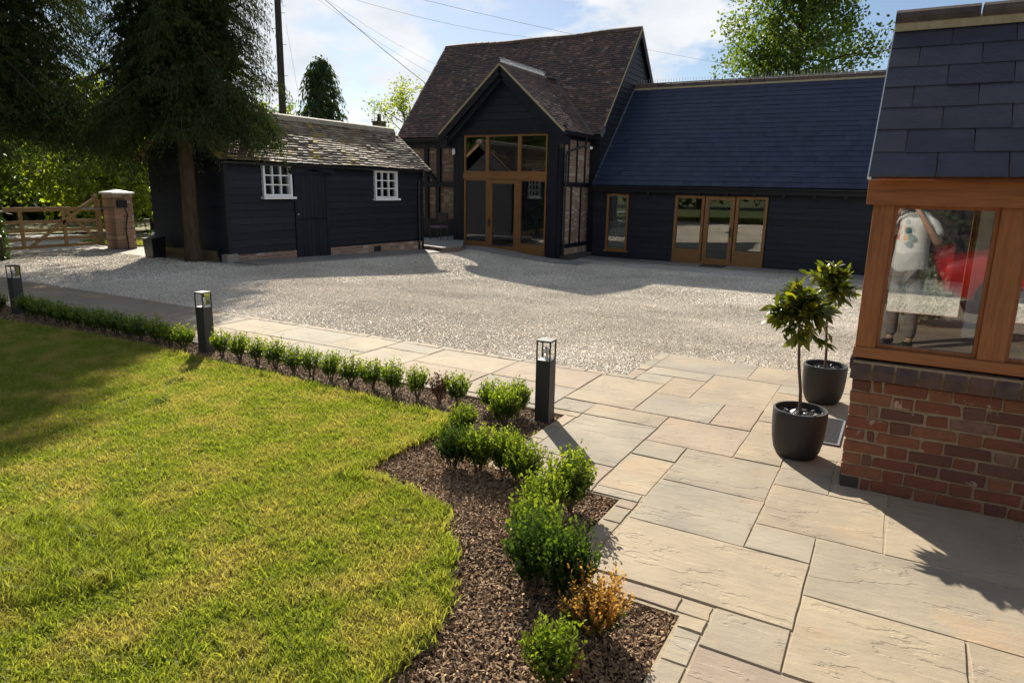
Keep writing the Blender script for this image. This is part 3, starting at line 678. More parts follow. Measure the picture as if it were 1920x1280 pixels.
while s < BR-BL+.2:                            # ridge tiles follow the sag
    x0 = BL-.12+s; x1 = min(x0+.30, BR+.13); zr = RZ + bsag(s+.15, bl)*1.1
    MB().poly([(x0+.004,RY-.13,zr-.10),(x0+.004,RY-.075,zr+.012),(x0+.004,RY,zr+.055),(x0+.004,RY+.075,zr+.012),(x0+.004,RY+.13,zr-.10)], (x1-x0-.008,0,0)).build('ridge_tile', M['ridge_tile'], barn); s += .30
for xx, w in ((BR+.125,.03),(BL-.155,.03)):
    for ya, sg in ((EY, 1), (28.8, -1)):
        b = MB(); b.hexa([(xx,ya,EZ-.05),(xx+w,ya,EZ-.05),(xx+w,RY,RZ-.07),(xx,RY,RZ-.07),(xx,ya,EZ+.015),(xx+w,ya,EZ+.015),(xx+w,RY,RZ+.0),(xx,RY,RZ+.0)]).build('mortar_verge', M['mortar_verge'], barn)
        b = MB(); b.hexa([(xx-.02,ya,EZ-.27),(xx+w-.015,ya,EZ-.27),(xx+w-.015,RY,RZ-.30),(xx-.02,RY,RZ-.30),(xx-.02,ya,EZ-.055),(xx+w-.015,ya,EZ-.055),(xx+w-.015,RY,RZ-.075),(xx-.02,RY,RZ-.075)]).build('bargeboard', M['black_timber'], barn)
gutter(barn, (BL-.1, EY-.03, EZ-.03), (-14.0, EY-.03, EZ-.03))
MB().bar((BR+.14,EY+.02,EZ-.06),(BR+.14,EY+.28,EZ+.22),.03,.16).build('lead_flashing', M['lead'], barn)
# porch
PL, PR, PY = -13.57, -9.5, 19.80
bx('post', PL, PL+.40, PY, PY+.30, GB+.05, 3.36, M['black_timber'], barn)
bx('post', PR-.48, PR, PY-.003, PY+.22, GB+.02, 3.36, M['black_timber'], barn)
bx('post_cover', PR-.33, PR-.12, PY-.045, PY-.001, GB+.02, 3.34, M['black_timber'], barn)
bx('tie_beam', PL-.05, PR+.05, PY-.02, PY+.2, 3.365, 3.60, M['black_timber'], barn)
MB().poly([(PL,PY+.06,3.5),(PR,PY+.06,3.5),(PXC,PY+.06,PRZ-.12)], (0,.08,0)).build('gable_backing', M['black_timber'], barn)
def pg(z):
    t = (z-3.45)/(PRZ-.1-3.45); h = 2.03; return ((PXC-PL-h)+t*h*1.0, (PXC-PL+h) - t*h*1.0)
boards(barn, (PL, PY+.06, 0), (1,0,0), PR-PL, (0,-1,0), 3.60, PRZ-.2, .225, clip=pg)
bx('porch_side_wall', PL, PL+.12, PY+.3, 22.0, GB, 3.4, M['black_board'], barn)
bx('brick_panel', PR-.12, PR-.02, PY+.2, 22.05, GB+.42, 3.35, M['brick_y'], barn)
bx('plinth', PR-.14, PR+.03, PY+.23, 22.3, GB-.05, GB+.36, M['brick_y'], barn)
for z0, z1 in ((GB+.36,GB+.50),(1.76,1.90),(3.22,3.38)): bx('rail', PR-.08, PR+.012, PY+.22, 22.1, z0, z1, M['black_timber'], barn)
for y in (20.32,20.95,21.6): bx('stud', PR-.08, PR+.008, y-.045, y+.045, 1.9, 3.22, M['black_timber'], barn)
for y in (20.6,21.35): bx('stud', PR-.08, PR+.008, y-.045, y+.045, GB+.5, 1.76, M['black_timber'], barn)
pr = [Vector((sg*PHALF, 0, PEZ-PRZ)).normalized() for sg in (-1, 1)]
PF, PB = PY-.30, 23.7                          # roof from front verge to inside the main roof
psl = Vector((PHALF, 0, PRZ-PEZ)).length
for sg in (-1, 1):
    ex = PXC + sg*PHALF; vv = Vector((-sg*PHALF, 0, PRZ-PEZ)).normalized(); nn = Vector((sg*(PRZ-PEZ), 0, PHALF)).normalized()
    def pc(s, t, ex=ex, vv=vv, sg=sg):
        y = (PF + s) if sg == 1 else (PB - s); z = PEZ + vv.z*t
        return y < EY + (z-EZ)*(RY-EY)/(RZ-EZ) + .12
    p0 = (ex, PF, PEZ) if sg == 1 else (ex, PB, PEZ); uu = (0,1,0) if sg == 1 else (0,-1,0)
    T = tile_array(p0, uu, vv, nn, PB-PF, psl-.02, .168, .104, .014, pc, jitter=.007, lf=1.9)
    tiles_mesh('porch_roof_tiles', T, M['tile_barn'], barn, kind='stuff')
    MB().hexa([(ex,PF+.03,PEZ-.07),(ex,23.0 if sg else 23,PEZ-.07),(PXC,23.4,PRZ-.07),(PXC,PF+.03,PRZ-.07),(ex,PF+.03,PEZ-.012),(ex,23.0,PEZ-.012),(PXC,23.4,PRZ-.012),(PXC,PF+.03,PRZ-.012)]).build('porch_roof_deck', M['black_timber'], barn)
    q0, q1 = Vector((ex+sg*.02,PF,PEZ-.0)), Vector((PXC,PF,PRZ+.02))
    MB().bar(q0+Vector((0,.02,-.02)), q1+Vector((0,.02,-.02)), .05, .075, (0,1,0)).build('mortar_verge', M['mortar_verge'], barn)
    MB().bar(q0+Vector((0,.045,-.17)), q1+Vector((0,.045,-.17)), .20, .05, (0,1,0)).build('bargeboard', M['black_timber'], barn)
    MB().bar(q0+Vector((sg*-.12,.17,-.36)), q1+Vector((0,.17,-.36)), .16, .08, (0,1,0)).build('rafter', M['black_timber'], barn)
    bx('bracket', ex-.14 - (.12 if sg > 0 else -.12), ex+.14 - (.12 if sg > 0 else -.12), PF+.05, PY+.1, PEZ-.40, PEZ-.14, M['black_timber'], barn)
s = PF
while s < 23.3:
    MB().poly([(PXC-.12,s+.004,PRZ-.07),(PXC-.06,s+.004,PRZ+.03),(PXC,s+.004,PRZ+.06),(PXC+.06,s+.004,PRZ+.03),(PXC+.12,s+.004,PRZ-.07)], (0,.29,0)).build('ridge_tile', M['ridge_tile'], barn); s += .30
spikes(barn, (PXC, PF+.05, PRZ+.07), (PXC, 22.6, PRZ+.07), 44, .13, r=.006, spread=.06)
MB().bar((PXC+.05,22.65,PRZ+.03),(PXC+.05,23.35,PRZ+.05),.3,.03).build('lead_flashing', M['lead'], barn)
MB().hexa([(PXC+PHALF-.1,21.55,PEZ+.02),(PXC+PHALF+.05,21.7,PEZ+.02),(PXC+.15,23.35,PRZ-.06),(PXC,23.15,PRZ-.06),(PXC+PHALF-.1,21.55,PEZ+.05),(PXC+PHALF+.05,21.7,PEZ+.05),(PXC+.15,23.35,PRZ-.03),(PXC,23.15,PRZ-.03)]).build('valley', M['valley'], barn)
gutter(barn, (PXC+PHALF+.05, PF+.1, PEZ-.05), (PXC+PHALF+.05, 21.75, PEZ-.05))
MB().tube([(PXC+PHALF+.03,21.2,PEZ-.1),(PXC+PHALF+.03,21.15,PEZ-.35),(PR+.1,20.0,2.82),(PR+.08,19.95,2.7),(PR+.08,19.95,GB+.05)], .035).build('downpipe', M['black_metal'], barn)
# oak glazing
gx0, gx1, ym = -13.15, -10.02, PY+.08
for a, b in ((gx0,-12.24),(-12.24,-11.03),(-11.03,gx1)):
    window_unit(barn, 'window', a, b, ym, 2.16, 3.365, .055, M['oak'], out=-1, depth=.06)
bx('transom', gx0-.02, gx1+.02, PY+.0, PY+.14, 1.965, 2.158, M['oak_h'], barn)
for a, b in ((gx0,-12.22),(-11.0,gx1)):
    w = window_unit(barn, 'window', a, b, ym, GB+.40, 1.963, .055, M['oak'], out=-1, depth=.06)
    bx('bottom_panel', a, b, PY+.01, PY+.1, GB+.16, GB+.40, M['oak_h'], w)
dr = window_unit(barn, 'door', -12.17, -11.05, ym, GB+.20, 1.95, .13, M['oak'], out=-1, depth=.075)
bx('door_frame', -12.22, -12.172, PY+.0, PY+.12, GB+.16, 1.963, M['oak'], barn); bx('door_frame', -11.048, -11.0, PY+.0, PY+.12, GB+.16, 1.963, M['oak'], barn)
MB().box(-12.14,-12.09,PY-.015,PY+.01,.42,.68).box(-12.13,-11.99,PY-.06,PY-.04,.56,.585).box(-12.125,-12.105,PY-.05,PY,.56,.585).build('handle', M['black_metal'], dr)
bx('threshold', -13.15, -10.0, PY-.06, PY+.16, GB+.04, GB+.158, M['oak_h'], barn)
# fittings
MB().lathe([(.0,0),(.05,.01),(.075,.06),(.09,.16),(.06,.22),(.02,.25)], (PR+.07,19.62,2.86), 10).tube([(PR+.07,19.62,3.1),(PR-.02,19.8,3.14)], .012).build('lantern', M['black_metal'], barn)
MB().tube([(PR+.06,21.78,3.05),(PR+.2,21.6,3.02)], .05, 10).build('security_camera', M['white_paint'], barn)
MB().lathe([(.03,0),(.05,.04),(.055,.15),(.02,.20)], (PL+.06,PY-.07,2.74), 10).build('wall_lamp', M['white_paint'], barn)

# ------------------------------------------------------------------ slate-roofed wing
wing = empty('barn_wing', (-2.6, 25, GB), 'long low black boarded wing with blue slate roof and oak glazed doors', 'barn')
WY, WR = 21.75, 4.0
WEY, WEZ, WRY, WRZ = 21.48, 1.84, 25.1, 5.36
ops = [(-8.72-BR, -7.93-BR, -.30, 1.57), (-6.42-BR, -3.58-BR, GB, 1.58)]
bx('wall', BR, -8.72, WY+.002, WY+.12, GB, 1.85, M['black_timber'], wing); bx('wall', -7.93, -6.42, WY+.002, WY+.12, GB, 1.85, M['black_timber'], wing)
bx('wall', -3.58, WR, WY+.002, WY+.12, GB, 1.85, M['black_timber'], wing); bx('wall', -8.72, -7.93, WY+.002, WY+.12, GB, -.30, M['black_timber'], wing)
bx('wall', -8.72, -3.58, WY+.003, WY+.118, 1.58, 1.852, M['black_timber'], wing)
boards(wing, (BR+.02, WY, 0), (1,0,0), WR-BR, (0,-1,0), GB+.06, 1.80, .178, ops)
bx('end_wall', WR-.1, WR, WY, 28.7, GB, 3.6, M['black_timber'], wing); bx('back_wall', BR, WR, 28.6, 28.7, GB, 1.9, M['black_timber'], wing)
bx('floor', BR, WR, WY+.1, 28.6, GB-.1, GB+.1, M['interior_wall'], wing); bx('interior_wall', BR+.02, WR-.1, 26.0, 26.1, GB, 2.4, M['interior_wall'], wing)
bx('ceiling', BR+.02, WR-.1, WY+.12, 28.6, 2.1, 2.16, M['interior_wall'], wing)
ww = window_unit(wing, 'window', -8.70, -7.95, WY+.03, -.27, 1.56, .06, M['oak'], out=-1, depth=.08, sill=True)
for a, b in ((-6.40,-5.47),(-4.52,-3.60)):
    w = window_unit(wing, 'window', a, b, WY+.03, GB+.38, 1.565, .085, M['oak'], out=-1, depth=.08)
    bx('bottom_panel', a, b, WY-.03, WY+.06, GB+.04, GB+.378, M['oak_h'], w)
d2 = window_unit(wing, 'door', -5.44, -4.55, WY+.03, GB+.10, 1.555, .115, M['oak'], out=-1, depth=.09)
MB().box(-4.64,-4.595,WY-.085,WY-.06,.35,.62).box(-4.75,-4.60,WY-.13,WY-.11,.47,.495).box(-4.63,-4.61,WY-.12,WY-.07,.47,.495).build('handle', M['black_metal'], d2)
bx('threshold', -6.40, -3.60, WY-.10, WY+.06, GB+.02, GB+.098, M['oak_h'], wing)
curt = MB(); n = 40; V = []
for i in range(n+1):
    x = -8.68 + .72*i/n; y = 22.0 + .03*math.sin(i*1.25); V += [(x, y, GB+.1), (x, y, 1.7)]
curt.add(V, [(2*i, 2*i+2, 2*i+3, 2*i+1) for i in range(n)]).build('curtain', M['curtain'], wing, smooth=True)
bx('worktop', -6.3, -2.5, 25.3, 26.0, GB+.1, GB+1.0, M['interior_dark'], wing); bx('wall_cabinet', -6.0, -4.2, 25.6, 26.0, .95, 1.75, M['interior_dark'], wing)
wsl = Vector((0, WRY-WEY, WRZ-WEZ)); wl = wsl.length; wv = wsl.normalized(); wnrm = Vector((0, -wv.z, wv.y))
roof = MB().poly([(BR+.03,WEY,WEZ-.03),(BR+.03,WRY,WRZ-.03),(BR+.03,28.75,WEZ-.03),(BR+.03,28.75,WEZ-.12),(BR+.03,WRY,WRZ-.15),(BR+.03,WEY+.02,WEZ-.12)], (WR-BR,0,0)).build('roof', M['black_timber'], wing)
bx('back_roof_covering', BR+.05, WR+.05, 28.74, 28.78, WEZ-.05, WEZ+.0, M['slate_far'], wing)
MB().hexa([(BR+.04,28.77,WEZ-.02),(WR+.04,28.77,WEZ-.02),(WR+.04,WRY+.01,WRZ-.02),(BR+.04,WRY+.01,WRZ-.02),(BR+.04,28.77,WEZ+.01),(WR+.04,28.77,WEZ+.01),(WR+.04,WRY+.01,WRZ+.01),(BR+.04,WRY+.01,WRZ+.01)]).build('back_slope', M['slate_far'], wing)
T = tile_array((BR+.03, WEY, WEZ), (1,0,0), wv, wnrm, WR-BR+.05, wl-.02, .30, .22, .011, None, None, jitter=.003, overlap=1.12, lf=1.5)
vis = [t for t in T if t[:,0].mean() < -.75]; vis.sort(key=lambda t: t[:,1].mean()); near_t = vis[:300]; ids = set(map(id, near_t)); rest = [t for t in T if id(t) not in ids]
for t in near_t:
    c = t.mean(0); put('slate', raw_mesh('slate', t - c, HF, M['slate_far']), Matrix.Translation(Vector(c)), roof)
Vv = np.concatenate(rest); og = Vv.mean(0)
put('upper_slates', raw_mesh('upper_slates', Vv - og, [tuple(i*8+k for k in f) for i in range(len(rest)) for f in HF], M['slate_far']), Matrix.Translation(Vector(og)), roof, kind='stuff')
x = BR+.05
while x < WR:
    MB().poly([(x+.012,WRY-.17,WRZ-.10),(x+.012,WRY-.11,WRZ+.03),(x+.012,WRY,WRZ+.085),(x+.012,WRY+.11,WRZ+.03),(x+.012,WRY+.17,WRZ-.10)], (.426,0,0)).build('ridge_tile', M['ridge_tile'], wing); x += .45
bx('ridge_mortar', BR+.05, WR, WRY-.175, WRY+.175, WRZ-.15, WRZ-.09, M['mortar_verge'], wing)
spikes(wing, (BR+.1, WRY, WRZ+.09), (WR-.1, WRY, WRZ+.09), 130, .13, 'steel', .05, .003)
MB().hexa([(BR+.02,WEY+.05,WEZ+.03),(BR+.07,WEY+.05,WEZ+.03),(BR+.07,WRY,WRZ+.03),(BR+.02,WRY,WRZ+.03),(BR+.02,WEY+.05,WEZ+.06),(BR+.07,WEY+.05,WEZ+.06),(BR+.07,WRY,WRZ+.06),(BR+.02,WRY,WRZ+.06)]).build('flashing', M['lead'], wing)
gutter(wing, (BR+.1, WEY-.02, WEZ-.03), (WR, WEY-.02, WEZ-.03), .06)
bx('fascia', BR+.04, WR, WEY+.05, WEY+.08, WEZ-.20, WEZ-.035, M['black_timber'], wing)
for x in np.arange(-8.9, 3.9, .82): bx('rafter_end', x-.04, x+.04, WEY+.07, WY, WEZ-.28, WEZ-.12, M['black_timber'], wing)

# ------------------------------------------------------------------ shed
shed = empty('shed', (-14.2, 13.6, 0), 'low black boarded outbuilding with mossy tiled roof and white cottage windows', 'shed')
SX, SY0, SY1, SXL = -12.9, 10.1, 17.12, -15.5
def sb(y): return -.03 - .215*max(0, (y-9.5)/7.5)
SEZ, SRX, SRZ = 2.17, -14.2, 3.36
MB().hexa([(SXL,SY0,-.3),(SX-.02,SY0,-.3),(SX-.02,SY1,-.4),(SXL,SY1,-.4),(SXL,SY0,SEZ),(SX-.02,SY0,SEZ),(SX-.02,SY1,SEZ),(SXL,SY1,SEZ)]).build('wall_core', M['black_timber'], shed)
for y in (SY0+.0, SY1-.1): MB().poly([(SXL,y,SEZ-.02),(SX-.02,y,SEZ-.02),(SRX,y,SRZ-.08)], (0,.1,0)).build('gable_core', M['black_timber'], shed)
DY0, DY1 = 12.12, 13.05
for a, b in ((SY0+.02, DY0-.10), (DY1+.10, SY1)):
    MB().hexa([(SX-.03,a,-.4),(SX+.035,a,-.4),(SX+.035,b,-.4),(SX-.03,b,-.4),(SX-.03,a,.155+sb(a)*.4),(SX+.035,a,.155+sb(a)*.4),(SX+.035,b,.155+sb(b)*.4),(SX-.03,b,.155+sb(b)*.4)]).build('brick_plinth', M['brick_y'], shed)
w1, w2 = (11.08, 11.93, 1.40, 2.15), (14.92, 15.88, 1.34, 2.10)
boards(shed, (SX, SY0, 0), (0,1,0), SY1-SY0, (1,0,0), .12, 2.12, .165, [(w1[0]-SY0,w1[1]-SY0,w1[2],w1[3]), (w2[0]-SY0,w2[1]-SY0,w2[2],w2[3]), (DY0-.10-SY0, DY1+.10-SY0, -.5, 2.0)], wob=.008)
def sclip(z):
    if z < 2.15: return (0, 2.6)
    t = (z-2.15)/(SRZ-.08-2.15); return (t*1.3, 2.6 - t*1.3)
boards(shed, (SXL, SY0, 0), (1,0,0), 2.6, (0,-1,0), .20, SRZ-.1, .165, [(1.15,1.75,2.1,2.75)], clip=sclip, wob=.009)
for i, z in enumerate(np.arange(2.12, 2.7, .085)): MB().bar((SXL+1.15,SY0-.03,z),(SXL+1.75,SY0-.03,z+.0),.05,.012,(0,.7,.7)).build('vent_slat', M['black_timber'], shed)
bx('corner_post', SX-.06, SX+.045, SY0-.045, SY0+.06, -.05, 2.2, M['black_timber'], shed); bx('corner_post', SX-.06, SX+.045, SY1-.06, SY1+.04, -.3, 2.2, M['black_timber'], shed)
bx('sleeper', SXL, SX-.35, SY0-.10, SY0+.02, -.18, .06, M['sleeper'], shed); bx('sleeper', SXL-.02, SX-.4, SY0-.07, SY0+.02, .064, .20, M['sleeper'], shed)
bx('corner_stone', SX-.10, SX+.12, SY0-.15, SY0+.16, -.1, .16, M['terrace'], shed, bevel=.03)
window_unit(shed, 'window', *w1[:2], SX+.0, *w1[2:], .055, M['white_paint'], 3, 3, 'y', 1, .09, .026, sill=True)
window_unit(shed, 'window', *w2[:2], SX+.0, *w2[2:], .055, M['white_paint'], 3, 3, 'y', 1, .09, .026, sill=True)
door = MB().box(SX-.01, SX+.03, DY0, DY1, .86, 1.93).build('door_leaf', M['black_timber'], shed)
door2 = MB().box(SX-.01, SX+.03, DY0, DY1, -.12, .845).build('door_leaf', M['black_timber'], shed)
for i in range(7):
    a = DY0 + (DY1-DY0)*i/7; b = DY0 + (DY1-DY0)*(i+1)/7
    bx('plank', SX+.03, SX+.046, a+.004, b-.004, .865, 1.925, M['black_board'], door); bx('plank', SX+.03, SX+.046, a+.004, b-.004, -.115, .84, M['black_board'], door2)
for a, b in ((DY0-.10,DY0-.003),(DY1+.003,DY1+.10)): bx('door_frame', SX-.01, SX+.055, a, b, -.15, 2.0, M['black_timber'], shed)
bx('door_head', SX-.01, SX+.055, DY0-.10, DY1+.10, 1.935, 2.0, M['black_timber'], shed)
MB().tube([(SX+.045,DY0-.03,.98),(SX+.085,DY0-.03,.98)], .024, 10).build('door_knob', M['steel'], shed)
for sg in (-1, 1):
    MB().bar((SX+.09,(DY0+DY1)/2,2.13),(SX+.09,(DY0+DY1)/2+sg*.72,1.99),.14,.09,(1,0,0)).build('door_hood', M['black_timber'], shed)
bx('air_brick', SX+.034, SX+.045, 14.85, 15.15, -.12, .03, M['black_metal'], shed)
def ssag(s, t): return .012*math.sin(s*1.7+t*2) - .02*math.sin(math.pi*min(1,s/7.4))*(t/1.8)
for sg in (-1, 1):
    ex = SX + .16 if sg == 1 else SXL - .16
    vv = Vector((SRX-ex, 0, SRZ-SEZ)); H = vv.length; vv.normalize(); nn = Vector((sg*vv.z, 0, abs(vv.x)))
    p0 = (ex, SY0-.24, SEZ) if sg == 1 else (ex, SY1+.24, SEZ)
    T = tile_array(p0, (0,sg,0), vv, nn, SY1-SY0+.48, H-.01, .168, .104, .016, None, ssag, jitter=.008, lf=2.0)
    tiles_mesh('roof_tiles', T, M['tile_shed'], shed, kind='stuff')
    MB().hexa([(ex,SY0-.2,SEZ-.05),(ex,SY1+.2,SEZ-.05),(SRX,SY1+.2,SRZ-.05),(SRX,SY0-.2,SRZ-.05),(ex,SY0-.2,SEZ-.025),(ex,SY1+.2,SEZ-.025),(SRX,SY1+.2,SRZ-.03),(SRX,SY0-.2,SRZ-.03)]).build('roof_deck', M['black_timber'], shed)
    for yy in (SY0-.23, SY1+.20):
        MB().hexa([(ex,yy,SEZ-.16),(ex,yy+.03,SEZ-.16),(SRX,yy+.03,SRZ-.17),(SRX,yy,SRZ-.17),(ex,yy,SEZ-.03),(ex,yy+.03,SEZ-.03),(SRX,yy+.03,SRZ-.04),(SRX,yy,SRZ-.04)]).build('bargeboard', M['gate_wood'] if sg < 0 else M['black_timber'], shed)
y = SY0-.24
while y < SY1+.2:
    d = min(.44, SY1+.24-y)
    MB().poly([(SRX-.15,y+.006,SRZ-.09),(SRX-.10,y+.006,SRZ+.035),(SRX,y+.006,SRZ+.075),(SRX+.10,y+.006,SRZ+.035),(SRX+.15,y+.006,SRZ-.09)], (0,d-.012,0)).build('ridge_tile', M['ridge_pale'], shed); y += .44
gutter(shed, (SX+.20, SY0-.2, SEZ-.03), (SX+.20, SY1+.25, SEZ-.03), .05)
MB().tube([(SX+.19,SY1-.05,SEZ-.06),(SX+.17,SY1-.07,SEZ-.2),(SX+.07,SY1-.22,1.85),(SX+.07,SY1-.22,-.2)], .03).build('downpipe', M['black_metal'], shed)

# raised stone step and chair between shed and barn
step = MB().poly([(-14.6,17.2,-.5),(-12.75,17.2,-.5),(-12.05,16.95,-.5),(-11.95,17.9,-.5),(-13.1,19.7,-.5),(-13.1,22.0,-.5),(-14.6,22.0,-.5)], (0,0,.37)).build('stone_step', M['brick_x'])
tag(step, 'raised brick-edged stone landing between outbuilding and barn porch', 'step')
MB().poly([(-14.6,17.18,-.128),(-12.73,17.18,-.128),(-12.02,16.92,-.128),(-11.92,17.9,-.128),(-13.1,19.72,-.128),(-13.1,21.9,-.128),(-14.6,21.9,-.128)], (0,0,.03)).build('landing_slab', M['terrace'], step)
ch = empty('garden_chair', (-14.0,19.55,-.098), 'dark metal chair with mauve cushion beside the barn porch', 'chair')
for dx in (-.22,.22):
    for dy in (-.2,.22): MB().tube([(-14.0+dx,19.55+dy,-.098),(-14.0+dx,19.55+dy,.52 if dy < 0 else .80)], .014).build('leg', M['black_metal'], ch)
    MB().tube([(-14.0+dx,19.35,.52),(-14.0+dx,19.77,.54)], .013).build('armrest', M['black_metal'], ch)
M['mauve'] = plain('mauve', (.13,.09,.11), (.17,.12,.14), rough=.9)
bx('seat', -14.23, -13.77, 19.33, 19.79, .30, .36, M['mauve'], ch, bevel=.02); bx('backrest', -14.2, -13.8, 19.755, 19.785, .45, .80, M['black_metal'], ch)

# ------------------------------------------------------------------ oak framed porch of the house (right)
op = empty('oak_porch', (.6, 5.05, 0), 'oak framed brick porch with slate roof beside potted bay trees', 'porch')
OX0, OX1, OY0, OY1 = -.155, 2.6, 4.35, 5.75
wallf = bx('brick_wall', OX0+.008, OX1, OY0+.008, OY0+.22, -.05, .69, M['mortar'], op)
wallb = bx('brick_wall', OX0+.009, OX1, OY1-.22, OY1-.008, -.05, .69, M['mortar'], op)
walll = bx('brick_wall', OX0+.0085, OX0+.22, OY0+.2, OY1-.2, -.049, .688, M['mortar'], op)
bmesh_cache = {}
def brick_mesh(L, D=.102, H=.065, var=0):
    k = (round(L, 3), D, H, var)
    if k not in bmesh_cache:
        r = random.Random(hash(k) & 0xffff); bm = bmesh.new(); bmesh.ops.create_cube(bm, size=1)
        for v in bm.verts: v.co = Vector((v.co.x*L + r.gauss(0,.0035), v.co.y*D + r.gauss(0,.002), v.co.z*H + r.gauss(0,.0032)))
        bmesh.ops.bevel(bm, geom=bm.edges[:], offset=.006, segments=1, affect='EDGES')
        me = bpy.data.meshes.new('brick'); bm.to_mesh(me); bm.free(); me.materials.append(M['brick']); bmesh_cache[k] = me
    return bmesh_cache[k]
def lay(parent, x0, x1, fixed, face, axis='x', rows=9, start=0):
    for r in range(rows):
        z = r*.0755 + .0345; s = x0; seq = [.215,.1025] if (r+start) % 2 else [.1025,.046,.215,.1025,.215,.1025,.215]
        i = 0
        while s < x1 - .03:
            if (r+start) % 2: L = seq[i % 2]
            else: L = seq[i] if i < len(seq) else (.1025 if i % 2 else .215)
            L = min(L + random.gauss(0, .0015), x1 - s)
            me = brick_mesh(round(L/.003)*.003, .102, .065, random.randrange(4)); c = s + L/2; proud = random.uniform(-.003, .003)
            if axis == 'x': mt = Matrix.Translation((c, fixed + face*(-.051) + face*proud, z))
            else: mt = Matrix.Translation((fixed + face*(-.051) + face*proud, c, z)) @ Matrix.Rotation(R_(90), 4, 'Z')
            put('brick', me, mt @ Matrix.Rotation(random.gauss(0,.006), 4, 'Y'), parent); s += L + .0105; i += 1
lay(wallf, OX0, OX1-.01, OY0, -1); lay(wallb, OX0, OX1-.01, OY1, 1); lay(walll, OY0+.108, OY1-.108, OX0, -1, 'y', start=1)
def cope(parent, a0, a1, f0, f1, axis):
    s = a0
    while s < a1 - .05:
        L = min(.108, a1-s-.004); b = MB(); lo, hi = f0, f1
        prof = [(lo,.680),(lo-.004,.735),(lo+.012,.770),(lo+.04,.792),(hi-.03,.795),(hi,.795),(hi,.680)]
        P = [((s+.002, q, z) if axis == 'x' else (q, s+.002, z)) for q, z in prof]
        b.poly(P, (L-.006,0,0) if axis == 'x' else (0,L-.006,0)).build('coping_brick', M['coping'], parent); s += .1165
bx('coping_bed', OX0-.005, OX1, OY0-.015, OY0+.19, .682, .785, M['mortar'], wallf)
cope(wallf, OX0-.015, OX1, OY0-.03, OY0+.2, 'x'); cope(walll, OY0+.22, OY1-.22, OX0-.03, OX0+.2, 'y')
bx('coping', OX0-.01, OX1, OY1-.2, OY1+.02, .69, .795, M['coping'], op)
# frame
bx('sill_rail', OX0-.015, OX1, OY0-.012, OY0+.13, .805, .868, M['oak_red_h'], op, bevel=.004)
bx('sill_rail', OX0-.01, OX1, OY1-.13, OY1, .80, .868, M['oak_red_h'], op, bevel=.004)
bx('sill_rail', OX0-.01, OX0+.13, OY0+.132, OY1-.132, .80, .866, M['oak_red'], op)
for y0, y1 in ((OY0-.008, OY0+.12), (OY1-.12, OY1)): bx('post', OX0-.008, OX0+.095, y0, y1, .869, 1.69, M['oak_red'], op, bevel=.004)
for x in (.425, 1.0, 1.575, 2.15):
    for y0, y1 in ((OY0-.006, OY0+.12), (OY1-.12, OY1)): bx('post', x, x+.125, y0, y1, .869, 1.69, M['oak_red'], op, bevel=.004)
bx('eaves_beam', OX0-.045, OX1, OY0-.045, OY0+.10, 1.672, 1.806, M['oak_red_h'], op, bevel=.004)
bx('eaves_beam', OX0-.045, OX1, OY1-.10, OY1+.045, 1.672, 1.806, M['oak_red_h'], op)
bx('tie_beam', OX0-.03, OX0+.08, OY0+.102, OY1-.102, 1.69, 1.80, M['oak_red'], op)
for x0, x1 in ((OX0+.096,.424),(.551,.999),(1.126,1.574),(1.701,2.149)):
    for yy, o_ in ((OY0+.055,-1),(OY1-.055,1)):
        window_unit(op, 'window', x0, x1, yy, .869, 1.671, .018, M['oak_red'], out=o_, depth=.03, gmat=M['glass_porch'])
window_unit(op, 'window', OY0+.121, OY1-.121, OX0+.05, .868, 1.689, .018, M['oak_red'], axis='y', out=-1, depth=.03, gmat=M['glass_porch'])
bx('floor', OX0+.1, OX1, OY0+.1, OY1-.1, -.045, .02, M['terrace'], op)
bx('bench_seat', OX0+.225, .30, OY0+.25, OY1-.25, .44, .48, M['oak_red'], op); bx('bench_back_ledge', OX0+.22, OX1-.1, OY1-.26, OY1-.14, .796, .815, M['oak_h'], op)
bx('bench_leg', OX0+.3, OX0+.36, OY0+.3, OY0+.36, .02, .44, M['oak_red'], op); bx('bench_leg', .2, .26, OY0+.3, OY0+.36, .02, .44, M['oak_red'], op)
bx('white_door_frame', .425, .50, OY1-.36, OY1-.30, .80, 1.68, M['white_paint'], op)
# slates
OE_Y, OE_Z, OR_Y, OR_Z = 4.17, 1.815, 5.05, 2.74
oroof = MB().poly([(OX0-.01,OE_Y+.02,OE_Z-.005),(OX0-.01,OR_Y,OR_Z-.01),(OX0-.01,2*OR_Y-OE_Y-.02,OE_Z-.005),(OX0-.01,2*OR_Y-OE_Y-.1,OE_Z-.005),(OX0-.01,OR_Y,OR_Z-.09),(OX0-.01,OE_Y+.1,OE_Z-.005)], (OX1-OX0,0,0)).build('roof', M['oak_red'], op)
MB().poly([(OX0+.01,OY0+.05,1.806),(OX0+.01,OY1-.05,1.806),(OX0+.01,OR_Y,OR_Z-.1)], (.06,0,0)).build('gable_panel', M['oak_red'], op)
for sg in (1, -1):
    ey = OE_Y if sg == 1 else 2*OR_Y-OE_Y
    v = Vector((0, OR_Y-ey, OR_Z-OE_Z)); H = v.length; v.normalize(); nn = Vector((0, -sg*v.z, abs(v.y)))
    p0 = (OX0-.045, ey, OE_Z) if sg == 1 else (OX1, ey, OE_Z)
    for i, t in enumerate(tile_array(p0, (sg,0,0), v, nn, OX1-OX0+.045, H-.02, .305, .172, .009, None, None, jitter=.0022, overlap=1.5)):
        c = t.mean(0); o = put('slate', raw_mesh('slate', t - c, HF, M['slate_near']), Matrix.Translation(Vector(c)), oroof)
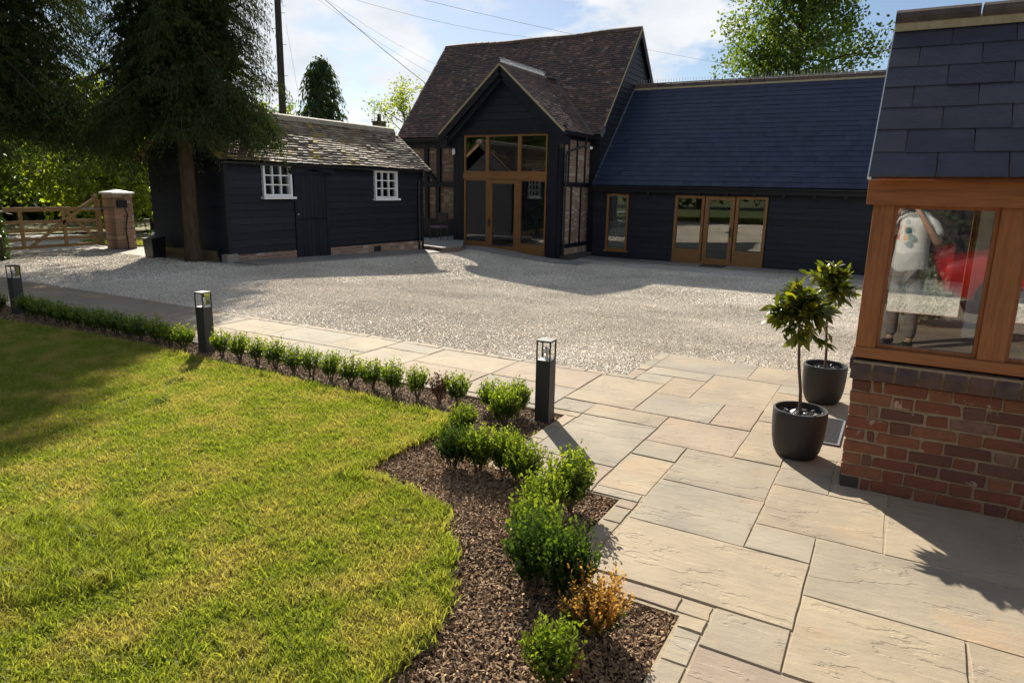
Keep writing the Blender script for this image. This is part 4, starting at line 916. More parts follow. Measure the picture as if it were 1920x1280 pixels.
bx('ridge_mortar', OX0-.04, OX1, OR_Y-.082, OR_Y+.082, OR_Z-.06, OR_Z+.0, M['mortar_verge'], oroof)
x = OX0-.05
while x < OX1:
    L = min(.44, OX1-x); P = []
    for k in range(9):
        an = math.pi*(-.06 + 1.12*k/8); P.append((x+.004, OR_Y-.088*math.cos(an), OR_Z+.0+.075*math.sin(an)))
    MB().poly(P, (L-.012,0,0)).build('ridge_tile', M['ridge_tile'], oroof); x += .44
MB().hexa([(OX0-.05,OE_Y,OE_Z-.012),(OX0-.03,OE_Y,OE_Z-.012),(OX0-.03,OR_Y,OR_Z-.02),(OX0-.05,OR_Y,OR_Z-.02),(OX0-.05,OE_Y,OE_Z-.0),(OX0-.03,OE_Y,OE_Z-.0),(OX0-.03,OR_Y,OR_Z-.008),(OX0-.05,OR_Y,OR_Z-.008)]).build('verge_trim', M['white_paint'], oroof)
# ribbed drain grate at the foot of the wall
gr = empty('drain_grate', (-.28,5.36,0), 'black ribbed drain grate set in paving beside the oak porch', 'grate')
MB().box(-.355,-.205,5.05,5.07,.001,.012).box(-.355,-.205,5.66,5.68,.001,.012).box(-.355,-.34,5.07,5.66,.001,.012).box(-.22,-.205,5.07,5.66,.001,.012).build('frame', M['lead'], gr)
bx('well', -.341, -.219, 5.069, 5.661, -.02, .0035, M['black_metal'], gr)
for y in np.arange(5.085, 5.655, .026): bx('bar', -.342, -.218, y, y+.012, .004, .011, M['bollard'], gr)

# ------------------------------------------------------------------ bollard lights
def bollard(x, y, label):
    o = empty('bollard_light', (x, y, 0), label, 'bollard light', 'bollard lights along the path'); h = .058; rot = Matrix.Translation((x,y,0))@Matrix.Rotation(R_(4),4,'Z')@Matrix.Translation((-x,-y,0))
    def turn(ob):
        W[ob] = rot @ W[ob]; ob.matrix_basis = W[ob]; return ob
    turn(MB().box(x-h,x+h,y-h,y+h,-.05,.455).build('post', M['bollard'], o, bevel=.002))
    turn(bx('cap', x-h-.001, x+h+.001, y-h-.001, y+h+.001, .602, .615, M['bollard'], o))
    turn(bx('reflector', x-h+.008, x+h-.008, y-h+.008, y+h-.008, .456, .462, M['steel'], o))
    for sx in (-1,1):
        for sy in (-1,1): turn(bx('corner_bar', x+sx*h-.005-sx*.005, x+sx*h+.005-sx*.005, y+sy*h-.005-sy*.005, y+sy*h+.005-sy*.005, .456, .6015, M['bollard'], o))
    for sx in (-1,1): turn(MB().add([(x+sx*(h-.006),y-h+.011,.463),(x+sx*(h-.006),y+h-.011,.463),(x+sx*(h-.006),y+h-.011,.601),(x+sx*(h-.006),y-h+.011,.601)], [(0,1,2,3)]).build('pane', M['glass_lamp'], o)); turn(MB().add([(x-h+.011,y+sx*(h-.006),.463),(x+h-.011,y+sx*(h-.006),.463),(x+h-.011,y+sx*(h-.006),.601),(x-h+.011,y+sx*(h-.006),.601)], [(0,1,2,3)]).build('pane', M['glass_lamp'], o))
    turn(MB().lathe([(.016,.462),(.016,.485),(.022,.50),(.026,.525),(.018,.548),(.0,.556)], (x,y,0), 14).build('bulb', M['steel'], o, smooth=True))
bollard(-2.235, 4.50, 'dark grey square bollard light where the path meets the patio')
bollard(-6.21, 4.50, 'dark grey square bollard light halfway along the box plants')
bollard(-9.99, 4.50, 'dark grey square bollard light at the shaded end of the path')

# ------------------------------------------------------------------ potted bay trees
leafP = []
def bay_leaf_mesh(i):
    r = random.Random(i); L = 1.0; w = .17+.05*r.random(); bend = .18+.25*r.random(); V = []; n = 6
    for k in range(n+1):
        t = k/n; wd = w*math.sin(math.pi*min(1, t*.93+.05))**.8; z = -bend*t*t
        V += [(-wd, t*L, z+.05*wd/w), (0, t*L, z), (wd, t*L, z+.05*wd/w)]
    F = []
    for k in range(n): a = 3*k; F += [(a, a+1, a+4, a+3), (a+1, a+2, a+5, a+4)]
    return raw_mesh('bay_leaf', V, F, M['bay_leaf'], True)
bayl = [bay_leaf_mesh(i) for i in range(5)]
def bay(x, y, label, seed, nleaf, h0, cz, rx, rz, lean):
    r = random.Random(seed)
    pot = empty('plant_pot', (x, y, 0), label + ' pot'.replace(' pot', ''), 'plant pot'); 
    prof = [(.105,0),(.128,.008),(.148,.05),(.162,.12),(.169,.20),(.172,.29),(.172,.318),(.168,.325),(.158,.325),(.154,.315),(.154,.27)]
    MB().lathe(prof, (x,y,.0), 48).build('pot_body', M['pot'], pot, smooth=True)
    b = MB()
    for k in range(150):
        a = r.random()*6.28; q = .148*math.sqrt(r.random()); cx, cy = x+q*math.cos(a), y+q*math.sin(a); s = .009+.012*r.random()
        V = [Vector((cx,cy,.285+.012*r.random())) + Vector((r.gauss(0,1),r.gauss(0,1),r.gauss(0,.45)))*s*.75 for _ in range(4)]; b.add(V, [(0,1,2),(0,2,3),(0,3,1),(1,3,2)])
    b.lathe([(.0,.278),(.1535,.278)], (x,y,0), 32, False); b.build('slate_mulch', M['slate_chip'], pot, kind='stuff')
    tr = empty('bay_tree', (x, y, .28), None, None)
    top = Vector((x+lean[0], y+lean[1], cz))
    pts = [Vector((x,y,.27)), Vector((x+lean[0]*.2,y+lean[1]*.3,.45)), Vector((x+lean[0]*.6,y+lean[1]*.6,.62)), top]
    trunk = MB().tube(pts, [.012,.0105,.010,.007], 8).build('trunk', M['bark_thin'], tr, smooth=True)
    tw = MB(); tips = []
    for k in range(34):
        a = r.random()*6.28; e = r.uniform(-.5, 1.35); d = Vector((math.cos(a)*math.cos(e), math.sin(a)*math.cos(e), math.sin(e)))
        q = top + Vector((0,0,r.uniform(-.08,.05))); L = r.uniform(.62,1.02)
        e_ = q + Vector((d.x*rx*L, d.y*rx*L, d.z*rz*L)); mid = (q+e_)/2 + Vector((0,0,.02)); tw.tube([q, mid, e_], [.004,.003,.0018], 5); tips.append((q, mid, e_, d))
    cr_ = tw.build('crown', M['bark_thin'], tr)
    k = 0
    while k < nleaf:
        q, mid, e_, d = tips[k % len(tips)]; t = r.uniform(.35,1.0)
        p = q.lerp(e_, t) + Vector((0,0,.02*(1-t))); a = r.random()*6.28
        out = (Vector((math.cos(a), math.sin(a), r.uniform(-.5,.7)))*.8 + d*(.7 + .5*t) + Vector((0,0,.15 if t > .85 else -.1))).normalized()
        zax = (Vector((0,0,1)) + Vector((r.gauss(0,.5), r.gauss(0,.5), 0))); xa = out.cross(zax).normalized(); za = xa.cross(out)
        s = r.uniform(.062,.112); Mx = Matrix(((xa.x*s,out.x*s,za.x*s,p.x),(xa.y*s,out.y*s,za.y*s,p.y),(xa.z*s,out.z*s,za.z*s,p.z),(0,0,0,1)))
        put('leaf', bayl[r.randrange(5)], Mx, cr_); k += 1
    r2 = np.random.default_rng(seed); V = []; Fq = []; rn = []; lv = np.array([v.co[:] for v in bayl[1].vertices]); lf = [tuple(p.vertices) for p in bayl[1].polygons]
    for k in range(330):
        q, mid, e_, d = tips[k % len(tips)]; p = np.array(q.lerp(e_, .25+.7*r2.random())) + r2.normal(0,.02,3); dd = r2.normal(0,1,3) + np.array(d)*.9; dd /= np.linalg.norm(dd); xa = np.cross(dd, [r2.normal(0,.5), r2.normal(0,.5), 1]); xa /= np.linalg.norm(xa); za = np.cross(xa, dd); L = .055+.045*r2.random()
        b0 = len(V); V += list(p + (lv[:,:1]*xa + lv[:,1:2]*dd + lv[:,2:]*za)*L - np.array(top)); Fq += [tuple(i+b0 for i in f) for f in lf]; rn += [r2.random()]*len(lv)
    me = raw_mesh('inner_leaves', V, Fq, M['bay_inner'], True); at = me.attributes.new('rnd', 'FLOAT', 'POINT'); at.data.foreach_set('value', rn)
    put('inner_leaves', me, Matrix.Translation(top), cr_, kind='stuff')
    return pot, tr
p1, t1 = bay(-.45, 4.74, 'dark grey round plant pot standing by the brick wall corner', 5, 295, .3, .93, .215, .18, (-.07, 0))
p2, t2 = bay(-.43, 6.15, 'dark grey round plant pot behind the drain grate, at the gravel edge', 6, 295, .3, .95, .21, .18, (-.05, 0.02))
tag(t1, 'clipped bay tree on a thin stem in the pot by the wall corner', 'bay tree'); tag(t2, 'clipped bay tree on a thin stem in the pot at the gravel edge', 'bay tree')

# ------------------------------------------------------------------ box plants
def box_mesh(seed, h, w, ntw, lpt, ls, mat, droop=0):
    r = np.random.default_rng(seed); Q = []; rn = []
    for k in range(ntw):
        a = r.random()*6.28; rr = w*math.sqrt(r.random()); ex, ey = rr*math.cos(a), rr*math.sin(a)
        hh = h*(.60 + .40*r.random() + (.16 if r.random() < .12 else 0))*(1 - .28*(rr/w)**2)
        base = np.array([ex*.45, ey*.45, .02 + .25*h*r.random()]); tip = np.array([ex*1.05, ey*1.05, hh])
        for i in range(lpt):
            t = .12 + .88*(i+r.random())/lpt; p = base + (tip-base)*t + np.array([0,0,-droop*(t*t)])
            an = r.random()*6.28; up = .5+.9*r.random(); d = np.array([math.cos(an), math.sin(an), up]); d /= np.linalg.norm(d)
            sd_ = np.cross(d, [math.sin(an*3), .3, 1.0]); sd_ /= np.linalg.norm(sd_)+1e-6
            L = ls*(.7+.6*r.random()); wd = L*.29
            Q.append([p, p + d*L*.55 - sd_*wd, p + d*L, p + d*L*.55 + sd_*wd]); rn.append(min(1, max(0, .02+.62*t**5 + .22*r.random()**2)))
    return quad_mesh('foliage', np.array(Q), mat, np.array(rn))
def stem_mesh(seed, h, w, n=9):
    r = random.Random(seed); b = MB()
    for i in range(n):
        a = r.random()*6.28; b.tube([(r.gauss(0,.008),r.gauss(0,.008),-.03),(w*.35*math.cos(a),w*.35*math.sin(a),h*.35),(w*.7*math.cos(a),w*.7*math.sin(a),h*.75)], [.004,.003,.0015], 5)
    return raw_mesh('stems', b.V, b.F, M['bark_thin'])
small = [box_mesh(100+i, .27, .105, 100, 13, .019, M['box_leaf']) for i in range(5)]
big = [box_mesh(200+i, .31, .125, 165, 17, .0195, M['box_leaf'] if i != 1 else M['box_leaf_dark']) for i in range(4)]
stems = [stem_mesh(i, .24, .09) for i in range(3)]; stems_b = [stem_mesh(9+i, .27, .12, 12) for i in range(3)]
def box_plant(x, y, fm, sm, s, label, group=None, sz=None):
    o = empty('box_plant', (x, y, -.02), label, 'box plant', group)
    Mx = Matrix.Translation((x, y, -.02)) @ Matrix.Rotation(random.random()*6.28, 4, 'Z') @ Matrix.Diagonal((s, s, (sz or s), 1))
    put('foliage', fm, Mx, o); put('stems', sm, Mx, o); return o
ROW = [(-5.87,4.42),(-5.62,4.43),(-5.36,4.43),(-5.10,4.42),(-4.84,4.41),(-4.60,4.40),(-4.35,4.39),(-4.10,4.38),(-3.86,4.40),(-3.62,4.38),(-3.38,4.40),(-2.99,4.42),(-2.68,4.44)]
ORD = ['first','second','third','fourth','fifth','sixth','seventh','eighth','ninth','tenth','eleventh','twelfth','thirteenth','fourteenth','fifteenth']
for i, (x, y) in enumerate(ROW):
    box_plant(x, y, small[i % 5], stems[i % 3], random.uniform(1.05,1.25), ORD[i] + ' sunlit box plant from the middle bollard towards the patio bollard', 'box plants between the bollards', random.uniform(1.0,1.25))
brown = box_mesh(300, .25, .085, 60, 11, .019, M['brown_leaf']); box_plant(-3.14, 4.38, brown, stems[0], 1.15, 'small dying box plant with dark brown leaves in the row')
for i, (x, y) in enumerate([(-6.02,4.40)]): pass
for i, x in enumerate(np.arange(-6.46, -9.75, -.245)):
    lab = ORD[i] + ' box plant from the middle bollard along the shaded hedge'
    box_plant(x, 4.42+random.gauss(0,.015), small[(i*2) % 5], stems[i % 3], random.uniform(1.15,1.35), lab, 'shaded box hedge plants', random.uniform(1.05,1.25))
for i, x in enumerate(np.arange(-10.25, -13.2, -.26)):
    box_plant(x, 4.42+random.gauss(0,.015), small[(i*3) % 5], stems[i % 3], random.uniform(1.0,1.2), ORD[i] + ' box plant beyond the shaded end bollard, counted from it', 'box plants beyond the end bollard')
BED = [(-2.42,4.20,1.0,'bushy box plant at the foot of the patio bollard'),(-2.46,4.47,.92,'upright box plant squeezed between path edging and patio bollard'),(-2.56,3.86,.86,'box plant at the lawn edge, first behind the bed corner'),
       (-2.30,3.36,.95,'darker box plant standing nearest the lawn corner',),(-2.14,3.40,.95,'box plant second from the lawn corner of the bed'),(-1.96,3.46-.04,1.0,'box plant third from the lawn corner of the bed'),(-1.78,3.34,1.0,'box plant with a stray upright shoot by the paving step'),
       (-1.42,3.20,1.08,'tall box plant in the inner corner of the paving'),(-1.45,2.94,1.0,'box plant next to the tall one in the paving corner'),(-1.36,2.68,1.02,'box plant in the middle of the group along the patio slab'),
       (-1.24,2.44,1.1,'dark glossy box plant overlapping the edge of the large slab'),(-1.05,2.40,1.12,'dark glossy box plant touching the golden dead one')]
for i, q in enumerate(BED):
    box_plant(q[0], q[1], big[(1 if 'dark' in q[3] else (0,2,3)[i % 3])], stems_b[i % 3], q[2]*random.uniform(.95,1.1), q[3], None, q[2]*random.uniform(.98,1.2))
box_plant(-.90, 1.93, big[2], stems_b[0], .92, 'low box plant in the mulch in front of the golden dead one')
dead_a = box_mesh(401, .33, .15, 120, 17, .0175, M['dead_leaf']); o = box_plant(-.87, 2.26, dead_a, stems_b[1], 1.0, 'dead golden yellow box plant beside the patio edging')
put('green_foliage', box_mesh(402, .20, .13, 100, 13, .017, M['box_leaf_dark']), Matrix.Translation((-.88,2.25,-.02)), o)
sh = empty('fallen_leaf', (-.845,2.03,-.02), 'single large reddish brown leaf lying in the mulch', 'leaf')
M['rust_leaf'] = plain('rust_leaf', (.22,.07,.03), (.30,.11,.05), rough=.5)
lm = bay_leaf_mesh(3).copy(); lm.materials.clear(); lm.materials.append(M['rust_leaf'])
put('blade', lm, Matrix.Translation((-.84,2.0,-.01)) @ Matrix.Rotation(R_(60),4,'X') @ Matrix.Scale(.10,4), sh)
M['clover'] = M['box_leaf_dark']
# ------------------------------------------------------------------ gate, pier, box
gate = empty('field_gate', (-17.9, 9.15, 0), 'wooden five bar field gate with diagonal braces beside brick pier', 'gate')
GXX = -17.9
def gbar(y0, z0, y1, z1, w, d, name='rail', x=GXX, mat='gate_wood'): return MB().bar((x,y0,z0),(x,y1,z1),d,w,(0,0,1)).build(name, M[mat], gate)
for z in (.12,.30,.50,.70): gbar(7.0, z, 10.15, z, .075, .03)
gbar(7.0, 1.0, 10.18, .99, .10, .07)
gbar(10.17, .06, 10.17, 1.2, .10, .09, 'hanging_post'); MB().tube([(GXX,10.17,1.18),(GXX,10.14,1.28),(GXX,10.08,1.33)], .05, 8).build('post_head', M['gate_wood'], gate)
for y in (7.05, 8.35, 9.3): gbar(y, .09, y, .99, .075, .03, 'upright', GXX+.035)
gbar(8.45, .10, 9.75, 1.0, .07, .03, 'brace', GXX+.035); gbar(9.72, .99, 10.15, 1.27, .07, .05, 'brace', GXX+.0); gbar(9.36, .96, 10.12, .13, .07, .03, 'brace', GXX+.04)
gbar(9.75, 1.0, 10.35, .99, .04, .02, 'hinge', GXX+.06, 'steel')
pier = empty('gate_pier', (-17.75,10.62,-.1), 'square brick gate pier with pale stone cap and black cable', 'pier')
bx('pier_shaft', -17.99, -17.51, 10.36, 10.86, -.2, 1.36, M['brick_y'], pier)
cp = MB().add([(-18.04,10.31,1.36),(-17.46,10.31,1.36),(-17.46,10.91,1.36),(-18.04,10.91,1.36),(-18.04,10.31,1.40),(-17.46,10.31,1.40),(-17.46,10.91,1.40),(-18.04,10.91,1.40),(-17.75,10.61,1.47)], [(3,2,1,0),(0,1,5,4),(1,2,6,5),(2,3,7,6),(3,0,4,7),(4,5,8),(5,6,8),(6,7,8),(7,4,8)]); cp.build('cap', M['white_paint'], pier)
bx('control_box', -17.50, -17.42, 10.42, 10.66, 1.02, 1.20, M['black_metal'], pier); MB().tube([(-17.48,10.62,1.02),(-17.48,10.68,.85),(-17.48,10.6,.5),(-17.48,10.62,.1),(-17.48,10.62,-.1)], .016, 6).build('cable', M['black_metal'], pier)
bb = empty('storage_box', (-14.9,9.75,0), 'black slope-topped box standing against the outbuilding gable', 'box')
MB().hexa([(-15.10,9.55,-.05),(-14.80,9.55,-.05),(-14.80,9.85,-.05),(-15.10,9.85,-.05),(-15.12,9.52,.40),(-14.78,9.52,.40),(-14.78,9.86,.44),(-15.12,9.86,.44)]).build('body', M['black_metal'], bb)
MB().hexa([(-15.14,9.50,.402),(-14.76,9.50,.402),(-14.76,9.88,.442),(-15.14,9.88,.442),(-15.14,9.50,.425),(-14.76,9.50,.425),(-14.76,9.88,.465),(-15.14,9.88,.465)]).build('lid', M['black_timber'], bb)

# ------------------------------------------------------------------ trees
def frond_templates(seed, k, n, leaf):
    """flat drooping sprays along +x, unit length, with hanging leaflets"""
    r = np.random.default_rng(seed); out = []
    for _ in range(k):
        Q = []; dr = .55+.6*r.random()
        for i in range(n):
            t = (i+.5)/n; q0 = np.array([t*(1-.25*t), 0, -dr*t*t])
            for s_ in (-1, 1):
                for m in range(2):
                    q = q0 + np.array([.05*r.normal(), s_*.16*m*(1-t*.6)*(.6+.6*r.random()), -.05*m])
                    d = np.array([.45, s_*(.55-.25*m), -.55-.6*r.random()-.5*t]) + r.normal(0,.25,3); d /= np.linalg.norm(d)
                    l = leaf*(.65+.7*r.random())*(1-.3*t); w = np.cross(d, r.normal(0,1,3)); w /= np.linalg.norm(w); wd = l*.125
                    Q.append([q-w*wd*.4, q+d*l*.45-w*wd, q+d*l, q+d*l*.45+w*wd])
        out.append(np.array(Q))
    return np.array(out)
FR = frond_templates(3, 24, 10, .155)
FR_FAR = frond_templates(4, 12, 5, .34)
def leaf_quads(r, C_, n, spread, size):
    c = C_[r.integers(0, len(C_), n)] + r.normal(0, 1, (n,3))*spread
    d = r.normal(0,1,(n,3)); d[:,2] -= .3; d /= np.linalg.norm(d, axis=1)[:,None]; s_ = np.cross(d, r.normal(0,1,(n,3))); s_ /= np.linalg.norm(s_, axis=1)[:,None]
    L = (size*(.6+.8*r.random(n)))[:,None]; return np.stack([c, c+d*L*.5-s_*L*.33, c+d*L, c+d*L*.5+s_*L*.33], 1)
def conifer(x, y, z0, base_z, top, rad, seed, nbr, nfr, leaf, label, mat='conifer', trunk_r=.22, lean=(0,0), group=None, nleaf=7, low_w=1.0, name='conifer_tree', fill=80, bias=1.15, flen=.5):
    r = np.random.default_rng(seed); o = empty(name, (x, y, z0), label, 'tree', group); b = MB()
    hp = [(x+lean[0]*t, y+lean[1]*t, z0-.1+(top-z0)*t) for t in (0,.04,.15,.3,.5,.75,1)]
    b.tube(hp, [trunk_r*k for k in (1.35,1.08,.95,.85,.6,.3,.05)], 12); b.build('trunk', M['bark'], o, smooth=True)
    Q = []; br = MB(); FP = []; FA = []
    for k in range(nbr):
        f = (k+r.random())/nbr; f = f**bias; z = base_z + (top-base_z)*f; a = k*2.399+r.normal(0,.25)
        rr = rad*(1-f)**.62*(.70+.38*r.random())*(low_w if f < .12 else 1); t = (z-z0)/(top-z0); cx, cy = x+lean[0]*t, y+lean[1]*t
        d = np.array([math.cos(a), math.sin(a), 0]); e = np.array([cx, cy, z]) + d*rr + np.array([0,0,-.28*rr]); m = np.array([cx, cy, z]) + d*rr*.5 + np.array([0,0,.04*rr])
        br.tube([(cx,cy,z), tuple(m), tuple(e)], [.03,.02,.006], 5)
        for i in range(nfr):
            u = .18+.85*r.random(); p = (np.array([cx,cy,z])*(1-u)**2 + 2*u*(1-u)*m + u*u*e) + r.normal(0,.06,3)
            an = a + r.normal(0,.95); dd = np.array([math.cos(an), math.sin(an), -.15])
            FP.append(p); FA.append(an)
        Q += list(leaf_quads(r, np.array([np.array([cx,cy,z])*(1-u)**2 + 2*u*(1-u)*m + u*u*e for u in (.12,.25,.38,.5,.62)]), fill, .15, .14))
    br.build('branches', M['bark'], o)
    FP = np.array(FP); FA = np.array(FA); tp = FR if leaf < .2 else FR_FAR; ti = r.integers(0, len(tp), len(FP)); sc_ = (flen*(.7+.7*r.random(len(FP))))[:,None,None]
    B = tp[ti]*sc_[...,None]; ca, sa = np.cos(FA)[:,None,None], np.sin(FA)[:,None,None]
    B = np.stack([B[...,0]*ca - B[...,1]*sa, B[...,0]*sa + B[...,1]*ca, B[...,2]], -1) + FP[:,None,None,:]
    Qa = np.concatenate([B.reshape(-1,4,3), np.array(Q)]); og = np.array([x, y, base_z]); put('crown', quad_mesh('crown', Qa - og, M[mat]), Matrix.Translation(Vector(og)), o); return o
conifer(-13.62, 9.72, .0, 3.05, 14.0, 2.0, 31, 300, 26, .10, 'big dark drooping conifer with bare trunk in front of the outbuilding gable', trunk_r=.15, lean=(.05,.1), bias=1.75, flen=.46, fill=120)
conifer(-17.0, 7.2, .0, 3.0, 15.0, 3.3, 32, 330, 26, .10, 'big dark drooping conifer with ivy-clad trunk beside the field gate', trunk_r=.30, lean=(.1,.1), bias=1.75, flen=.55, fill=120)
iv = bpy.data.objects['conifer_tree.001']
r = np.random.default_rng(5); Q = []
for k in range(900):
    a = r.random()*6.28; z = 1.9*r.random()**1.2; p = np.array([-17.0+.34*math.cos(a)*(1.1-.12*z), 7.2+.34*math.sin(a)*(1.1-.12*z), z]); d = np.array([math.cos(a), math.sin(a), -.6])+r.normal(0,.4,3); d /= np.linalg.norm(d); s_ = np.cross(d, r.normal(0,1,3)); s_ /= np.linalg.norm(s_); L = .05+.04*r.random()
    Q.append([p, p+d*L*.5-s_*L*.45, p+d*L, p+d*L*.5+s_*L*.45])
Qa = np.array(Q); put('ivy', quad_mesh('ivy', Qa-np.array([-17,7.2,0]), M['ivy']), Matrix.Translation((-17,7.2,0)), iv)
conifer(-29.4, 29.8, -.3, 1.0, 8.5, 2.3, 33, 80, 10, .30, 'dark pointed conifer rising behind the outbuilding roof', 'conifer_far', .2, flen=.8, fill=30)

def broadleaf(x, y, z0, h, rad, seed, n, size, label, mat='tree_leaf', crown0=.3, trunk_r=.2, spread=.30, name='broadleaf_tree', group=None, nb=70, squash=1.0):
    r = np.random.default_rng(seed); rr_ = random.Random(seed); o = empty(name, (x,y,z0), label, 'tree' if h > 2.2 else 'shrub', group); b = MB(); C_ = []
    b.tube([(x,y,z0-.1),(x+.1*rad*.2,y,z0+h*.3),(x,y+.05*rad,z0+h*.62),(x,y,z0+h*.86)], [trunk_r,trunk_r*.75,trunk_r*.45,trunk_r*.12], 9)
    for k in range(nb):
        zb = z0+h*rr_.uniform(crown0*.7,.8); a = k*2.399+rr_.gauss(0,.3); f = (zb-z0)/h; e = rr_.uniform(.05,1.1)
        L = rad*rr_.uniform(.45,1.05)*(1 - .45*max(0,f-.55)/.45); d = np.array([math.cos(a)*math.cos(e), math.sin(a)*math.cos(e), math.sin(e)*squash])
        s0 = np.array([x,y,zb]); m_ = s0+d*L*.55+r.normal(0,.05*rad,3); e_ = s0+d*L+np.array([0,0,-.1*L])+r.normal(0,.05*rad,3)
        b.tube([tuple(s0),tuple(m_),tuple(e_)], [trunk_r*.22,trunk_r*.13,trunk_r*.03], 5)
        for t in np.linspace(.45,1.0,5): C_.append(s0*(1-t)**2+2*t*(1-t)*m_+t*t*e_ + r.normal(0,.04*rad,3))
        for q in range(3):
            dd = r.normal(0,1,3); dd /= np.linalg.norm(dd); f2 = e_ - (e_-m_)*rr_.random()*.8; e2 = f2 + dd*rad*.22; b.tube([tuple(f2),tuple(e2)], [trunk_r*.07,trunk_r*.02], 4); C_.append(e2)
    b.build('trunk', M['bark'], o); C_ = np.array(C_)
    Qa = leaf_quads(r, C_, n, spread, size); og = np.array([x,y,z0]); put('crown', quad_mesh('crown', Qa-og, M[mat]), Matrix.Translation(Vector(og)), o); return o
broadleaf(-7.6, 51.0, -1, 22.0, 6.6, 41, 26000, .24, 'tall airy ash tree rising behind the slate roof ridge', trunk_r=.4, crown0=.42, spread=.40, nb=95, squash=.8)
broadleaf(-26.6, 33.6, -.5, 8.8, 2.6, 42, 5200, .14, 'small sparse tree beside the tiled roof of the barn', 'tree_leaf_b', trunk_r=.14, spread=.22, nb=30)
broadleaf(-31.2, 28.0, -.5, 7.2, 2.2, 43, 5500, .15, 'light green tree behind the utility pole', 'tree_leaf_b', trunk_r=.16, spread=.25, nb=34)
TG = [(-23.2,13.6,4.6,2.6,51,'tree_leaf_b','sunlit tree overhanging the verge beyond the brick gate pier'),(-26.0,11.2,5.4,2.9,52,'tree_leaf','spreading green tree behind the field gate'),(-25.5,16.6,5.0,2.7,53,'tree_leaf_b','leafy tree between the outbuilding gable and the lane'),
      (-29.5,9.6,5.0,3.0,54,'tree_leaf','dense green tree on the far side of the lane'),(-31.0,14.5,4.8,3.0,55,'tree_leaf','rounded tree deep behind the lane'),(-33.0,20.0,4.6,3.2,56,'tree_leaf','rounded tree behind the outbuilding and lane')]
for (x, y, h, rad, sd_, mt, lab) in TG: broadleaf(x, y, -.3, h, rad, sd_, 5200, .20, lab, mt, crown0=.18, trunk_r=.17, spread=.30, nb=55)
hedge = empty('hedge', (-34,14,-.3), 'dark hedge closing the view behind the lane trees', 'hedge')
r = np.random.default_rng(77); n = 9000; c = np.stack([-35.5+1.2*r.random(n), 2+24*r.random(n), -.3+3.4*r.random(n)**.8], 1)
put('foliage', quad_mesh('foliage', leaf_quads(r, c, n, .12, .34) - np.array([-34,14,-.3]), M['conifer_far']), Matrix.Translation((-34,14,-.3)), hedge)
bx('hedge_core', -36.0, -35.2, 2, 26, -.3, 2.7, M['soil'], hedge)
# lane and verge beyond the gate
grid_sheet('lane', [-24.5,-23,-21.5,-20,-18.4], [-10,0,6,9,12,20,40], lambda x, y: gz(x, y)-.02, M['terrace'], kind='structure')
grid_sheet('verge', [-34,-30,-27,-24.6], [-10,0,6,12,20,40], lambda x, y: gz(x, y)+.02, M['lawn_base'], kind='structure')
grid_sheet('verge_inner', [-20.2,-19,-18.1], [10.9,12,14,18,24], lambda x, y: gz(x, y)+.02, M['lawn_base'], kind='structure')
lawn2 = sheet_between('verge_near', -20.2, -18.1, 10.9, 20, 1.0)
tag(scatter('grass', None, 0, 500, [tuft(60+i, 9, .07) for i in range(4)], .8, 1.6, 18, tilt=.2, kind_mesh=lawn2, zoff=.02), 'bright green verge grass beside the gate pier', 'grass')
# trees across the lawn behind the photographer, seen mirrored in the barn glass
for i, (x, y, h) in enumerate([(-46,-14,13),(-36,-20,12),(-27,-22,13),(-18,-26,14),(-8,-24,12),(3,-26,13),(-56,-6,14)]):
    if i == 0: t0 = broadleaf(x, y, -.5, h, 5.5, 61, 7000, .6, 'large garden tree across the lawn, mirrored in the barn glass', 'tree_leaf', crown0=.08, trunk_r=.35, spread=.7, nb=60, group='garden trees mirrored in the barn glass')
    else:
        c = t0.copy(); reg(c, Matrix.Translation((x,y,-.5)) @ Matrix.Rotation(i*1.1,4,'Z') @ Matrix.Scale(h/13,4))
        for k in [k for k in bpy.data.objects if k.parent == t0]:
            q = k.copy(); off = W[k].translation - Vector((-46,-14,-.5)); q.matrix_parent_inverse = Matrix.Identity(4); reg_m = Matrix.Translation(off); q.parent = c; q.matrix_basis = reg_m; W[q] = W[c] @ reg_m; COL.objects.link(q)
# ------------------------------------------------------------------ utility pole, wires, chimney house
pole = empty('utility_pole', (-20.2,18.5,-.3), 'tall dark wooden utility pole behind the outbuilding', 'utility pole')
MB().tube([(-20.15,18.45,-.4),(-20.75,19.05,6.4),(-21.0,19.3,9.5)], [.145,.125,.11], 12).build('pole_shaft', M['pole'], pole, smooth=True)
for k in range(9):
    z = 3.9+k*.55; t = (z+.4)/9.9; c = Vector((-20.15-.85*t, 18.45+.85*t, z)); s_ = 1 if k % 2 else -1; d = Vector((.85,.5,0))*s_; MB().tube([c+d*.1, c+d*.26], .011, 6).build('step_bolt', M['steel'], pole)
def wire(p, q, sag, label, rad=.011):
    p = Vector(p); q = Vector(q); pts = [p.lerp(q, t) + Vector((0,0,-sag*4*t*(1-t))) for t in np.linspace(0,1,14)]
    tag(MB().tube(pts, rad, 5).build('overhead_wire', M['black_metal']), label, 'wire')
def ray(px, py, d):
    v = CAM_M @ np.array([px-960, py-640, 1280.0]); return np.array([0,0,1.73]) + v*(d/1280)
wire(ray(480,-120,25), ray(800,158,27), .15, 'thick overhead cable running down to the barn roof', .011)
wire(ray(520,-60,26), ray(812,140,30), .2, 'thin upper overhead wire beside the thick cable', .005); wire(ray(560,-40,27), ray(815,120,32), .2, 'thin overhead wire highest of the three near the barn', .0045)
wire(ray(536,45,25), ray(560,180,25.4), .0, 'thin wire hanging down beside the utility pole', .004)
